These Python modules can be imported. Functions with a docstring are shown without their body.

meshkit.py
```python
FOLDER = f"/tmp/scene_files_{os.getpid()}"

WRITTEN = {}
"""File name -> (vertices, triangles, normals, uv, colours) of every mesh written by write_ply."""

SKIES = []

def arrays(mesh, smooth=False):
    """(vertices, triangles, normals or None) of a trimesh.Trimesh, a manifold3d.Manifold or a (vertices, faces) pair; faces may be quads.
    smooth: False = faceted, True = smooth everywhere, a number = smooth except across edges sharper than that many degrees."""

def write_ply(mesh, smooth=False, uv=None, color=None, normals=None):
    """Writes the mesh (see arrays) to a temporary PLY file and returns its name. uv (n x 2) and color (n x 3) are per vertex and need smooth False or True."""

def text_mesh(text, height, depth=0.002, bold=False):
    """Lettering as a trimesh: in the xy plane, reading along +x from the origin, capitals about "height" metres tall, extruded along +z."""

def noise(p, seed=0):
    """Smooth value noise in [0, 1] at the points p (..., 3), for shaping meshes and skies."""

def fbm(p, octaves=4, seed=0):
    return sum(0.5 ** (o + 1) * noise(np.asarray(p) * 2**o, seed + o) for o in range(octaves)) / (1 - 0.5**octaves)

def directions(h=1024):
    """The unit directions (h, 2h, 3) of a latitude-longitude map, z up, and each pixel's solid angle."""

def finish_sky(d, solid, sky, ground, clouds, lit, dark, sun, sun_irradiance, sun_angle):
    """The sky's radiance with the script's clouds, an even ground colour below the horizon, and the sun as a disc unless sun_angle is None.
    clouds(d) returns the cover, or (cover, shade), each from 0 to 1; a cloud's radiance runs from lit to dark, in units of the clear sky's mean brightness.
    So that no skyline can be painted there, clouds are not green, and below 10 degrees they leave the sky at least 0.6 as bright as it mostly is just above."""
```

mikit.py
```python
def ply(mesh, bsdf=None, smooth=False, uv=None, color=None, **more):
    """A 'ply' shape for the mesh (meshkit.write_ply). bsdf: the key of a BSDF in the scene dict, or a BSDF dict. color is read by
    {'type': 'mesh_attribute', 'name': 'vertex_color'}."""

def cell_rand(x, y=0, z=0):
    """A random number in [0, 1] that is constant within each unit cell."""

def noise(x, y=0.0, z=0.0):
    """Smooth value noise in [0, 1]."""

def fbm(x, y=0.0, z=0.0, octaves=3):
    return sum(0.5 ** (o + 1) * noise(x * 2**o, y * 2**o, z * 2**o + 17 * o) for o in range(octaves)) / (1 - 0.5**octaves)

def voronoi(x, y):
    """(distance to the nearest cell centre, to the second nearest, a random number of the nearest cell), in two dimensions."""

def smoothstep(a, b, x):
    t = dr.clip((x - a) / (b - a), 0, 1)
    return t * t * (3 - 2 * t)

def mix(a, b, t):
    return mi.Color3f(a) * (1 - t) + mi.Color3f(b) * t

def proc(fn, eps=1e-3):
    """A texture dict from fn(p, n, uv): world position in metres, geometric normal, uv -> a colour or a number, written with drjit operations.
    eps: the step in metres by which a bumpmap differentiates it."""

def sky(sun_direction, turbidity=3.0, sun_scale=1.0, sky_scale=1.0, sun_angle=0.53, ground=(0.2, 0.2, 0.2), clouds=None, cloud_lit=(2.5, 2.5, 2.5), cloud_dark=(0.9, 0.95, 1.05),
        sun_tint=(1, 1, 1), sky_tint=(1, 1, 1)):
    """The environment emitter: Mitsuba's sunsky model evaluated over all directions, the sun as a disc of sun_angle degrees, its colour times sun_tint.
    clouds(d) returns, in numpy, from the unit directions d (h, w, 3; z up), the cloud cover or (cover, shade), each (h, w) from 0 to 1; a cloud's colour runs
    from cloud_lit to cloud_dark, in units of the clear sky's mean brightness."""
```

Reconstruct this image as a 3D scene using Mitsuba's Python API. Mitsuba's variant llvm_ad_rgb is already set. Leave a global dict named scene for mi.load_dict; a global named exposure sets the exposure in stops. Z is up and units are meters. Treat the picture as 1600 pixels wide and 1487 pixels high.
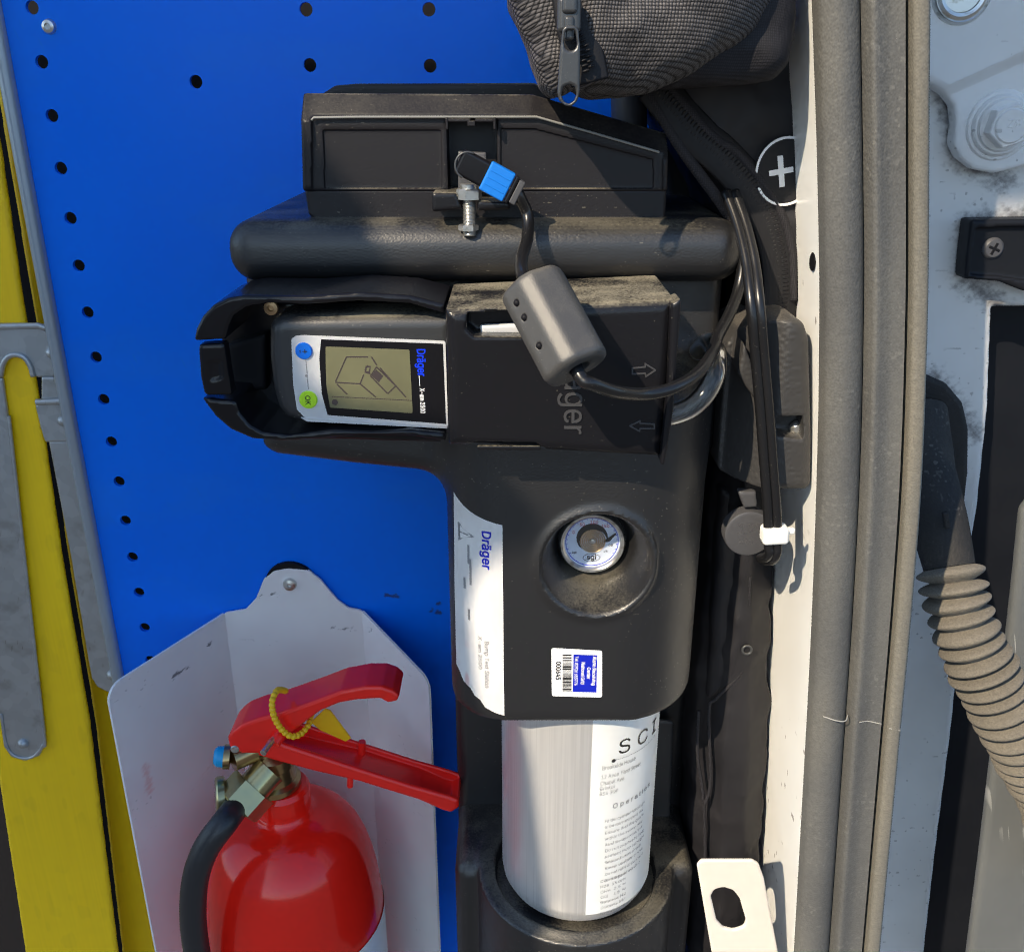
import math, random
import numpy as np, trimesh, shapely
import shapely.geometry as sg
import drjit as dr
import mitsuba as mi
import mikit
from mikit import noise, fbm, voronoi, cell_rand, smoothstep, mix, proc
import meshkit

# ------------------------------------------------------------------ camera, sky, exposure
TH = math.radians(22.0); F = 1480.0; CAM = np.array([0.0, -0.60, 1.30])
SUN = (-0.80, -1.00, 1.02)
exposure = 2.1
scene, labels = {}, {}
T = mi.ScalarTransform4f
scene['camera'] = {'type': 'perspective', 'fov': 2 * math.degrees(math.atan(800 / F)), 'fov_axis': 'x', 'near_clip': 0.01, 'far_clip': 200.0,
                   'to_world': T().look_at(CAM.tolist(), (CAM + [0, math.cos(TH), -math.sin(TH)]).tolist(), [0, 0, 1])}
scene['sky'] = mikit.sky(SUN, turbidity=3, sun_scale=1.1, sky_scale=1.8, ground=(0.11, 0.108, 0.105), sun_tint=(0.96, 1.0, 1.05))


# ------------------------------------------------------------------ helpers
def at(px, py, Y):
    """The point of the plane y = Y seen at a photograph pixel."""
    u, v = (px - 800) / F, (py - 743.5) / F
    d = np.array([u, math.cos(TH) - v * math.sin(TH), -math.sin(TH) - v * math.cos(TH)])
    return CAM + d * ((Y - CAM[1]) / d[1])


def xz(pts, Y):
    return [tuple(at(p[0], p[1], Y)[[0, 2]]) for p in pts]


def poly(pts, Y, r=0.0):
    g = sg.Polygon(xz(pts, Y)).buffer(0)
    return g.buffer(-r).buffer(2 * r).buffer(-r) if r else g


def put(key, mesh, bsdf, smooth=False, label=None, cat=None, group=None, kind=None, **kw):
    k, n = key, 0
    while k in scene:
        n += 1
        k = f'{key}_{n:03d}'
    scene[k] = mikit.ply(mesh, bsdf, smooth, **kw)
    tag(k, label, cat, group, kind)
    return k


def tag(k, label=None, cat=None, group=None, kind=None):
    d = {a: b for a, b in dict(label=label, category=cat, group=group, kind=kind).items() if b}
    if d:
        labels[k] = d


def cat_(*ms):
    return trimesh.util.concatenate([m for m in ms])


def nets(Fv, lo, h):
    """Surface nets of the zero level of a sampled distance field (inside negative)."""
    s = Fv < 0
    nx, ny, nz = Fv.shape
    off = [(a, b, c) for a in (0, 1) for b in (0, 1) for c in (0, 1)]
    cnt = np.zeros((nx - 1, ny - 1, nz - 1), np.int8)
    for a, b, c in off:
        cnt += s[a:nx - 1 + a, b:ny - 1 + b, c:nz - 1 + c]
    act = np.argwhere((cnt > 0) & (cnt < 8))
    idx = -np.ones(cnt.shape, np.int64)
    idx[tuple(act.T)] = np.arange(len(act))
    val = np.stack([Fv[act[:, 0] + a, act[:, 1] + b, act[:, 2] + c] for a, b, c in off], 1).astype(float)
    pos, n = np.zeros((len(act), 3)), np.zeros(len(act))
    for i in range(8):
        for j in range(i + 1, 8):
            if sum(abs(np.subtract(off[i], off[j]))) != 1:
                continue
            fa, fb = val[:, i], val[:, j]
            m = (fa < 0) != (fb < 0)
            t = np.where(m, fa / np.where(m, fa - fb, 1), 0)
            pos += m[:, None] * (np.array(off[i]) + t[:, None] * np.subtract(off[j], off[i]))
            n += m
    v = lo + (act + pos / n[:, None]) * h
    fs = []
    for ax in range(3):
        sl0, sl1 = [slice(None)] * 3, [slice(None)] * 3
        sl0[ax], sl1[ax] = slice(0, -1), slice(1, None)
        a, b = s[tuple(sl0)], s[tuple(sl1)]
        e = np.argwhere(a != b)
        o1, o2 = [k for k in range(3) if k != ax]
        e = e[(e[:, o1] > 0) & (e[:, o2] > 0) & (e[:, o1] < Fv.shape[o1] - 1) & (e[:, o2] < Fv.shape[o2] - 1)]
        q = []
        for d1, d2 in ((-1, -1), (0, -1), (0, 0), (-1, 0)):
            c = e.copy()
            c[:, o1] += d1
            c[:, o2] += d2
            q.append(idx[tuple(c.T)])
        q = np.stack(q, 1)
        flip = a[tuple(e.T)] != (ax == 1)
        fs.append(np.where(flip[:, None], q, q[:, ::-1]))
    f = np.vstack(fs)
    f = np.vstack([f[:, [0, 1, 2]], f[:, [0, 2, 3]]])
    m = trimesh.Trimesh(v, f, process=False)
    return m


class G:
    def __init__(s, lo, hi, h):
        s.lo, s.h = np.array(lo, float) - 2 * h, h
        n = np.ceil((np.array(hi) - s.lo) / h).astype(int) + 3
        ax = [(s.lo[k] + np.arange(n[k]) * h).astype(np.float32) for k in range(3)]
        s.x, s.y, s.z = ax[0][:, None, None], ax[1][None, :, None], ax[2][None, None, :]

    def mesh(s, f):
        return nets(np.broadcast_to(f, (s.x.shape[0], s.y.shape[1], s.z.shape[2])).astype(np.float32), s.lo, s.h)


def psdf(x, z, pg):
    """Distance to a polygon in the xz plane."""
    x, z = np.asarray(x, float), np.asarray(z, float)
    d, ins = None, None
    for ring in [pg.exterior, *pg.interiors]:
        c = np.array(ring.coords)
        for (ax, az), (bx, bz) in zip(c[:-1], c[1:]):
            ex, ez = bx - ax, bz - az
            l2 = ex * ex + ez * ez
            if l2 < 1e-16:
                continue
            t = np.clip(((x - ax) * ex + (z - az) * ez) / l2, 0, 1)
            dd = (x - ax - t * ex) ** 2 + (z - az - t * ez) ** 2
            d = dd if d is None else np.minimum(d, dd)
            if az != bz:
                cr = ((az > z) != (bz > z)) & (x < (bx - ax) * (z - az) / (bz - az) + ax)
                ins = cr if ins is None else ins ^ cr
    return np.where(ins, -1, 1) * np.sqrt(d)


def ext(g, pg, y0, y1, r=0.0):
    """Distance to a polygon of the xz plane extruded from y0 to y1, edges rounded by r."""
    a = psdf(g.x, g.z, pg) + r
    b = np.abs(g.y - (y0 + y1) / 2) - abs(y1 - y0) / 2 + r
    return np.minimum(np.maximum(a, b), 0) + np.sqrt(np.maximum(a, 0) ** 2 + np.maximum(b, 0) ** 2) - r


def sbox(x, y, z, c, hs, r):
    q = [np.abs(a - b) - s + r for a, b, s in zip((x, y, z), c, hs)]
    return np.minimum(np.maximum(np.maximum(q[0], q[1]), q[2]), 0) + np.sqrt(sum(np.maximum(k, 0) ** 2 for k in q)) - r


def smin(a, b, k):
    h = np.clip(0.5 + 0.5 * (b - a) / k, 0, 1)
    return b * (1 - h) + a * h - k * h * (1 - h)


def smax(a, b, k):
    return -smin(-a, -b, k)


def plate(pg, y0, y1, r=0.002, h=0.0012, cut=None):
    x0, z0, x1, z1 = pg.bounds
    g = G((x0, min(y0, y1), z0), (x1, max(y0, y1), z1), h)
    f = ext(g, pg, y0, y1, r)
    if cut:
        f = cut(g, f)
    return g.mesh(f)


def sheet(pg, y0, y1):
    """Plain extrusion from y0 (front) to y1 of a polygon of the xz plane."""
    ms = []
    for p in getattr(pg, 'geoms', [pg]):
        m = trimesh.creation.extrude_polygon(p, abs(y1 - y0), engine='earcut')
        v = np.array(m.vertices)
        m = trimesh.Trimesh(np.stack([v[:, 0], max(y0, y1) - v[:, 2], v[:, 1]], 1), m.faces, process=False)
        ms.append(m)
    return cat_(*ms)


def spline(pts, n=12):
    p = np.array(pts, float)
    p = np.vstack([2 * p[0] - p[1], p, 2 * p[-1] - p[-2]])
    out = []
    for i in range(1, len(p) - 2):
        for t in np.arange(n) / n:
            a, b, c, d = p[i - 1:i + 3]
            out.append(0.5 * (2 * b + (c - a) * t + (2 * a - 5 * b + 4 * c - d) * t * t + (3 * b - a - 3 * c + d) * t ** 3))
    return np.array(out + [p[-2]])


def tube(path, r, n=16, flat=1.0, up=(0, -1, 0.2), caps=True):
    """A tube along a path; r may vary; flat squeezes it along the carried up direction."""
    p = np.array(path, float)
    r = np.broadcast_to(r, len(p))
    t = np.gradient(p, axis=0)
    t /= np.linalg.norm(t, axis=1, keepdims=True)
    u = np.array(up, float)
    v = []
    for i in range(len(p)):
        u = u - t[i] * (u @ t[i])
        u /= np.linalg.norm(u)
        w = np.cross(t[i], u)
        a = np.arange(n) * 2 * np.pi / n
        v.append(p[i] + r[i] * (np.cos(a)[:, None] * w + flat * np.sin(a)[:, None] * u))
    v = np.array(v)
    m = len(p)
    i, j = np.meshgrid(np.arange(m - 1), np.arange(n), indexing='ij')
    q = np.stack([i * n + j, i * n + (j + 1) % n, (i + 1) * n + (j + 1) % n, (i + 1) * n + j], -1).reshape(-1, 4)
    f = np.vstack([q[:, [0, 1, 2]], q[:, [0, 2, 3]]])
    vs = v.reshape(-1, 3)
    if caps:
        vs = np.vstack([vs, p[:1], p[-1:]])
        j = np.arange(n)
        f = np.vstack([f, np.stack([(j + 1) % n, j, j * 0 + m * n], 1), np.stack([(m - 1) * n + j, (m - 1) * n + (j + 1) % n, j * 0 + m * n + 1], 1)])
    return trimesh.Trimesh(vs, f, process=False)


def frame(o, z, x=None):
    """A 4x4 matrix: local z along z, local x near x, origin o."""
    z = np.array(z, float) / np.linalg.norm(z)
    x = np.array(x if x is not None else ([1, 0, 0] if abs(z[0]) < 0.8 else [0, 0, 1]), float)
    x = x - z * (x @ z)
    x /= np.linalg.norm(x)
    m = np.eye(4)
    m[:3, 0], m[:3, 1], m[:3, 2], m[:3, 3] = x, np.cross(z, x), z, o
    return m


def lathe(profile, o, axis=(0, -1, 0), n=40):
    m = trimesh.creation.revolve(np.array(profile, float), sections=n)
    m.apply_transform(frame(o, axis))
    return m


def prism(n, r, h, o, axis, x=None, chamfer=0.0):
    prof = [(0, 0), (r, 0), (r, h - chamfer), (r - chamfer, h), (0, h)] if chamfer else [(0, 0), (r, 0), (r, h), (0, h)]
    m = trimesh.creation.revolve(np.array(prof), sections=n)
    m.apply_transform(frame(o, axis, x))
    return m


def rbox(o, size, r=0.001, R=None, sub=1):
    s = np.array(size) / 2 - r
    b = trimesh.creation.icosphere(subdivisions=sub, radius=r).vertices
    v = np.vstack([b + s * np.array(c) for c in np.ndindex(2, 2, 2) for c in [np.array(c) * 2 - 1]])
    m = trimesh.convex.convex_hull(v)
    if R is not None:
        m.apply_transform(R)
    m.apply_translation(o)
    return m


def text(s, h, o, right=(1, 0, 0), up=(0, 0, 1), depth=0.0003, bold=False, center=False, width=None):
    m = meshkit.text_mesh(s, h, depth, bold)
    v = np.array(m.vertices)
    if width:
        v[:, 0] *= width / (v[:, 0].max() - v[:, 0].min())
    if center:
        v[:, :2] -= (v[:, :2].min(0) + v[:, :2].max(0)) / 2
    right, up = np.array(right, float), np.array(up, float)
    w = np.asarray(o) + v[:, :1] * right + v[:, 1:2] * up + v[:, 2:] * np.cross(right, up)
    return trimesh.Trimesh(w, m.faces, process=False)


def loft(rows, closed=False):
    """A grid of points (m, n, 3) as a mesh."""
    v = np.array(rows)
    m, n = v.shape[:2]
    k = n if closed else n - 1
    i, j = np.meshgrid(np.arange(m - 1), np.arange(k), indexing='ij')
    q = np.stack([i * n + j, i * n + (j + 1) % n, (i + 1) * n + (j + 1) % n, (i + 1) * n + j], -1).reshape(-1, 4)
    return trimesh.Trimesh(v.reshape(-1, 3), np.vstack([q[:, [0, 1, 2]], q[:, [0, 2, 3]]]), process=False)


def strip(a, b, w, Y, t=0.0003):
    """A thin printed line from pixel a to pixel b on the plane y = Y, w wide."""
    return sheet(sg.LineString(xz([a, b], Y)).buffer(w / 2, cap_style=2), Y - t, Y)


def disc(px, py, r, Y, n=40):
    p = at(px, py, Y)
    return sg.Point(p[0], p[2]).buffer(r, n)


def segs(p, pairs, w):
    """Distance of shading points to 3D segments, minus w."""
    d = None
    for a, b in pairs:
        a, e = mi.Vector3f(*map(float, a)), mi.Vector3f(*map(float, np.subtract(b, a)))
        q = mi.Vector3f(p) - a
        t = dr.clip(dr.dot(q, e) / dr.dot(e, e), 0, 1)
        k = dr.norm(q - e * t)
        d = k if d is None else dr.minimum(d, k)
    return d - w


# ------------------------------------------------------------------ materials
def pr(key, color, rough=0.5, spec=0.5, bump=None, bs=0.0005, eps=3e-4, **kw):
    c = proc(color) if callable(color) else {'type': 'rgb', 'value': list(color)}
    r = proc(rough) if callable(rough) else rough
    d = {'type': 'principled', 'base_color': c, 'roughness': r, 'specular': spec, **kw}
    if bump:
        d = {'type': 'bumpmap', 'arbitrary': {**proc(bump, eps)}, 'scale': bs, 'bsdf': d}
    scene[key] = {'type': 'twosided', 'bsdf': d}


def grain(s):
    return lambda p, n, uv: noise(p.x * s, p.y * s, p.z * s)


def dusty(base, dust, amount, s=260.0):
    """Dark plastic with specks everywhere and dust lying on what faces up."""
    def fn(p, n, uv):
        f = fbm(p.x * s * 0.2, p.y * s * 0.2, p.z * s * 0.2, 3)
        g = noise(p.x * s * 5, p.y * s * 5, p.z * s * 5)
        sp = smoothstep(0.86, 0.94, noise(p.x * s * 3.7 + 5, p.y * s * 3.7, p.z * s * 3.7)) * 0.30 * smoothstep(0.4, 0.7, f)
        up = smoothstep(0.45, 0.95, n.z) * smoothstep(0.30, 0.72, 0.75 * f + 0.25 * g) * amount
        return mix(base, dust, dr.clip(sp + up, 0, 1))
    return fn


DUST = (0.30, 0.27, 0.20)
pr('black_moulded', dusty((0.010, 0.010, 0.011), DUST, 0.26), 0.42, 0.8, grain(1500), 0.00008)  # dust, with its share raised so up-facing parts like the dial recess look sunlit
pr('black_satin', dusty((0.007, 0.007, 0.009), DUST, 0.75), 0.28, 0.35, grain(2200), 0.00006)
pr('black_box', dusty((0.012, 0.011, 0.013), DUST, 0.45), 0.42, 0.3, grain(2600), 0.0001)
pr('black_gloss', (0.006, 0.006, 0.008), 0.22, 0.35)
pr('black_deep', (0.006, 0.006, 0.008), 0.6, 0.2)
pr('detector_grey', dusty((0.026, 0.027, 0.029), DUST, 0.5), 0.36, 0.6, grain(2200), 0.00005)
pr('cable_black', dusty((0.008, 0.008, 0.009), DUST, 0.15, 500), 0.30, 0.5)
pr('adapter_grey', dusty((0.045, 0.044, 0.043), DUST, 0.2, 500), 0.5, 0.8, grain(3200), 0.00012)
pr('seal_black', (0.018, 0.019, 0.022), 0.4, 0.5)


MARKS = [(at(671, 957, 0), at(676, 952, 0)), (at(684, 943, 0), at(687, 942, 0)), (at(683, 956, 0), at(686, 957, 0)), (at(604, 930, 0), at(621, 932, 0))]


def blue_paint(p, n, uv):
    f = fbm(p.x * 9, p.z * 7, 2.0, 3)
    g = fbm(p.x * 300, 1.0, p.z * 300, 3)
    w = smoothstep(0.55, 0.75, fbm(p.x * 14, 3.0, p.z * 22, 4))
    st = smoothstep(0.88, 0.95, noise(p.x * 700 + p.z * 240, 5.0, p.z * 45 - p.x * 60)) * w
    c = mix((0.000, 0.135, 0.78), (0.000, 0.175, 0.88), f)
    c = mix(c, (0.02, 0.20, 0.70), dr.clip(w * 0.15 + st * 0.35, 0, 1))
    return mix(c, (0.03, 0.04, 0.08), smoothstep(0.0012, -0.0004, segs(p, MARKS, 0.0008) + (g - 0.5) * 0.004) * 0.8)


pr('blue_paint', blue_paint, lambda p, n, uv: 0.28 + 0.14 * fbm(p.x * 18, 1.0, p.z * 18), 0.18)


def yellow_grp(p, n, uv):
    f = fbm(p.x * 30, p.y * 30, p.z * 6, 4)
    st = noise(p.x * 900, p.y * 900, p.z * 12)
    d = smoothstep(0.70, 0.78, noise(p.x * 160, p.y * 160, p.z * 60)) * smoothstep(0.5, 0.7, noise(p.x * 25, 7.0, p.z * 18))
    return mix(mix((0.88, 0.55, 0.004), (0.92, 0.61, 0.006), f), (0.15, 0.12, 0.03), d * 0.05 + st * 0.06)


pr('yellow_glassfibre', yellow_grp, 0.45, 0.4)


def galv(p, n, uv):
    a, b, w = voronoi(p.x * 130, p.z * 130)
    f = fbm(p.x * 60, p.y * 60, p.z * 60, 4)
    return mix(mix((0.40, 0.42, 0.43), (0.46, 0.48, 0.49), w), (0.24, 0.23, 0.21), smoothstep(0.5, 0.8, f) * 0.6 + smoothstep(0.86, 0.95, noise(p.x * 900 - p.z * 300, 2.0, p.z * 60 + p.x * 120)) * 0.5 * smoothstep(0.4, 0.6, f))


pr('galvanised', galv, 0.42, 0.5, metallic=0.75)
pr('trim_grey', (0.32, 0.37, 0.42), 0.35, 0.5, metallic=0.5)
pr('zinc', lambda p, n, uv: mix((0.62, 0.62, 0.60), (0.38, 0.36, 0.30), smoothstep(0.5, 0.8, fbm(p.x * 300, p.y * 300, p.z * 300))), 0.3, 0.5, metallic=0.9)
pr('brass', lambda p, n, uv: mix((0.50, 0.35, 0.17), (0.34, 0.23, 0.11), fbm(p.x * 200, p.y * 200, p.z * 200)), 0.24, 0.5, metallic=0.95)
pr('zinc_gold', lambda p, n, uv: mix((0.50, 0.42, 0.20), (0.36, 0.34, 0.20), fbm(p.x * 160, p.y * 160, p.z * 160)), 0.22, 0.5, metallic=0.9)
pr('blue_cap', (0.0, 0.30, 0.62), 0.4)

SCUFF = [(at(240, 1093, -0.075), at(283, 1063, -0.055)), (at(272, 1056, -0.05), at(308, 1036, -0.035)), (at(520, 982, -0.006), at(553, 985, -0.006)),
         (at(574, 985, -0.012), at(594, 1003, -0.03)), (at(385, 933, -0.006), at(432, 929, -0.006)), (at(330, 1008, -0.02), at(335, 1003, -0.02))]
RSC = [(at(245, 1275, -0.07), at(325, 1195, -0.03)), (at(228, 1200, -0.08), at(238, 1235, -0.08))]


def holder_paint(p, n, uv):
    f = fbm(p.x * 40, p.y * 40, p.z * 25, 4)
    g = fbm(p.x * 260 + p.z * 200, p.y * 160, p.z * 420 - p.x * 300, 4)
    d = segs(p, SCUFF, 0.0012) + (g - 0.5) * 0.007
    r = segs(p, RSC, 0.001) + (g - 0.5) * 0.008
    c = mix((0.74, 0.73, 0.72), (0.66, 0.64, 0.65), f)
    k = smoothstep(0.80, 0.88, noise(p.x * 300 + p.z * 120, p.y * 300, p.z * 620)) * smoothstep(0.58, 0.72, fbm(p.x * 28, p.y * 28, p.z * 28, 3))
    c = mix(c, (0.25, 0.24, 0.24), k * 0.35)
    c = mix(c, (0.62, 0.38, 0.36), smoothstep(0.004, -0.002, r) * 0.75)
    return mix(c, (0.06, 0.06, 0.07), smoothstep(0.0012, -0.001, d) * 0.8)


pr('holder_paint', holder_paint, 0.4, 0.4)
pr('red_paint', (0.86, 0.014, 0.006), 0.13, 0.4, clearcoat=0.4, clearcoat_gloss=0.97)
pr('red_plastic', lambda p, n, uv: mix((0.88, 0.016, 0.008), (0.80, 0.014, 0.010), fbm(p.x * 60, p.y * 60, p.z * 60)), 0.3, 0.5)
pr('yellow_plastic', (0.82, 0.48, 0.01), 0.45, 0.4)
pr('aluminium', lambda p, n, uv: mix((0.78, 0.77, 0.75), (0.66, 0.65, 0.64), noise(p.x * 1500, p.y * 1500, p.z * 14)), 0.3, 0.5, metallic=0.6)
pr('paper', lambda p, n, uv: mix((0.78, 0.79, 0.77), (0.72, 0.72, 0.69), fbm(p.x * 80, p.y * 80, p.z * 80)), 0.35, 0.4)
pr('sticker_white', lambda p, n, uv: mix(mix((0.70, 0.70, 0.69), (0.60, 0.58, 0.57), fbm(p.x * 120, p.y * 120, p.z * 60)), (0.6, 0.22, 0.20), smoothstep(0.66, 0.9, noise(p.x * 260 + 3, 1.0, p.z * 90 + 9)) * smoothstep(0.55, 0.75, noise(p.x * 40, 5.0, p.z * 30)) * 0.5), 0.3, 0.4)
pr('ink_black', (0.02, 0.02, 0.02), 0.4)
pr('ink_grey', (0.22, 0.22, 0.23), 0.5)
pr('ink_blue', (0.005, 0.015, 0.42), 0.4)
pr('ink_bright_blue', (0.0, 0.035, 0.75), 0.4)
pr('ink_red', (0.5, 0.08, 0.12), 0.5)
pr('ink_white', (0.8, 0.8, 0.8), 0.4)
pr('label_grey', (0.60, 0.61, 0.62), 0.3, 0.5, metallic=0.2)
pr('button_blue', (0.0, 0.12, 0.60), 0.35)
pr('button_green', (0.42, 0.72, 0.02), 0.4)
pr('sleeve_blue', (0.005, 0.16, 0.60), 0.35)
pr('lcd', lambda p, n, uv: mix((0.150, 0.148, 0.085), (0.105, 0.105, 0.062), fbm(p.x * 60, 1.0, p.z * 60)), 0.22, 0.5)
pr('lcd_ink', (0.045, 0.035, 0.035), 0.4)
pr('gauge_face', lambda p, n, uv: mix((0.62, 0.68, 0.78), (0.52, 0.58, 0.7), fbm(p.x * 150, 1.0, p.z * 150)), 0.4)
pr('copper', (0.55, 0.38, 0.22), 0.35, 0.5, metallic=0.8)
scene['gauge_glass'] = {'type': 'thindielectric', 'int_ior': 1.35}
scene['clear_hose'] = {'type': 'principled', 'base_color': {'type': 'rgb', 'value': [0.92, 0.92, 0.9]}, 'roughness': 0.12, 'spec_trans': 0.8, 'eta': 1.3}


def woven(s, lo, hi):
    def fn(p, n, uv):
        a, b = (p.x + p.y * 0.6) * s, (p.z + p.y * 0.3) * s
        k = dr.floor(a) + dr.floor(b)
        odd = k - 2 * dr.floor(k / 2)
        fa, fb = a - dr.floor(a) - 0.5, b - dr.floor(b) - 0.5
        w = dr.select(odd > 0.5, 1 - 4 * fa * fa, 1 - 4 * fb * fb) * dr.sqrt(dr.maximum((1 - 4 * fa * fa) * (1 - 4 * fb * fb), 0.0))
        j = 0.7 + 0.6 * cell_rand(dr.floor(a), dr.floor(b))
        return mix(lo, hi, dr.clip(w * j, 0, 1) * (0.5 + 0.7 * fbm(p.x * 25, p.y * 25, p.z * 25)))
    return fn


def woven_h(s):
    def fn(p, n, uv):
        a, b = (p.x + p.y * 0.6) * s, (p.z + p.y * 0.3) * s
        fa, fb = a - dr.floor(a) - 0.5, b - dr.floor(b) - 0.5
        return dr.sqrt(dr.maximum((1 - 4 * fa * fa) * (1 - 4 * fb * fb), 0.0))
    return fn


pr('mesh_fabric', woven(800, (0.004, 0.004, 0.005), (0.15, 0.14, 0.14)), 0.5, 0.4, woven_h(800), 0.0004)
pr('fine_fabric', woven(1100, (0.010, 0.010, 0.012), (0.030, 0.028, 0.034)), 0.7, 0.3, woven_h(1100), 0.0003)
pr('nylon', lambda p, n, uv: mix((0.006, 0.006, 0.008), (0.015, 0.014, 0.017), fbm(p.x * 60, p.y * 60, p.z * 25)), 0.6, 0.4, lambda p, n, uv: fbm(p.x * 90, p.y * 90, p.z * 25, 3), 0.002, 6e-4)
pr('zip_tape', (0.010, 0.010, 0.012), 0.6, 0.3)
pr('zip_metal', dusty((0.055, 0.058, 0.062), DUST, 0.2, 600), 0.35, 0.7, metallic=0.4)

SOOT_SHADE = [(at(1512, 350, -0.055), at(1508, 440, -0.055)), (at(1512, 348, -0.055), at(1600, 338, -0.055)), (at(1520, 445, -0.055), at(1560, 475, -0.055)), (at(1478, 150, -0.055), at(1500, 240, -0.055)),  # soot round the bracket; shade under the hinge arm edge is painted in too
        (at(1505, 250, -0.055), at(1570, 285, -0.055)), (at(1458, 590, -0.055), at(1525, 680, -0.055))]


def body_paint(p, n, uv):
    f = fbm(p.x * 30, p.y * 30, p.z * 30, 4)
    sp = smoothstep(0.83, 0.90, noise(p.x * 330, p.y * 330, p.z * 330)) * smoothstep(0.40, 0.6, noise(p.x * 40, p.y * 40, p.z * 40))
    d = segs(p, SOOT_SHADE, 0.0) + (fbm(p.x * 300, p.y * 300, p.z * 300, 4) - 0.5) * 0.016
    c = mix(mix((0.64, 0.64, 0.63), (0.56, 0.555, 0.54), f), (0.12, 0.11, 0.10), sp * 0.45)
    return mix(c, (0.07, 0.065, 0.07), smoothstep(0.010, -0.003, d) * 0.8)


pr('body_paint', body_paint, 0.3, 0.5)
pr('pillar_paint', lambda p, n, uv: mix(mix((0.80, 0.81, 0.80), (0.74, 0.74, 0.72), fbm(p.x * 25, p.y * 25, p.z * 25)), (0.35, 0.33, 0.32), smoothstep(0.86, 0.92, noise(p.x * 240, p.y * 240, p.z * 160)) * smoothstep(0.5, 0.7, noise(p.x * 30, p.y * 30, p.z * 20))), 0.3, 0.5)
pr('cream_paint', lambda p, n, uv: mix((0.68, 0.62, 0.54), (0.64, 0.58, 0.50), fbm(p.x * 60, p.y * 60, p.z * 60)), 0.4, 0.4)


def rubber(a, b, dirt):
    def fn(p, n, uv):
        f = fbm(p.x * 45, p.y * 45, p.z * 18, 4)
        g = noise(p.x * 1500, p.y * 1500, p.z * 1500)
        k = smoothstep(0.68, 0.82, noise(p.x * 700, p.y * 700, p.z * 500)) * smoothstep(0.4, 0.7, fbm(p.x * 60, p.y * 60, p.z * 40))
        return mix(mix(mix(a, b, f), dirt, smoothstep(0.45, 0.8, f) * 0.5 + smoothstep(0.75, 0.95, noise(p.x * 1100, p.y * 500, p.z * 14)) * 0.25), (0.30, 0.29, 0.26), k * 0.15) * (0.8 + 0.4 * g)
    return fn


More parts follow.
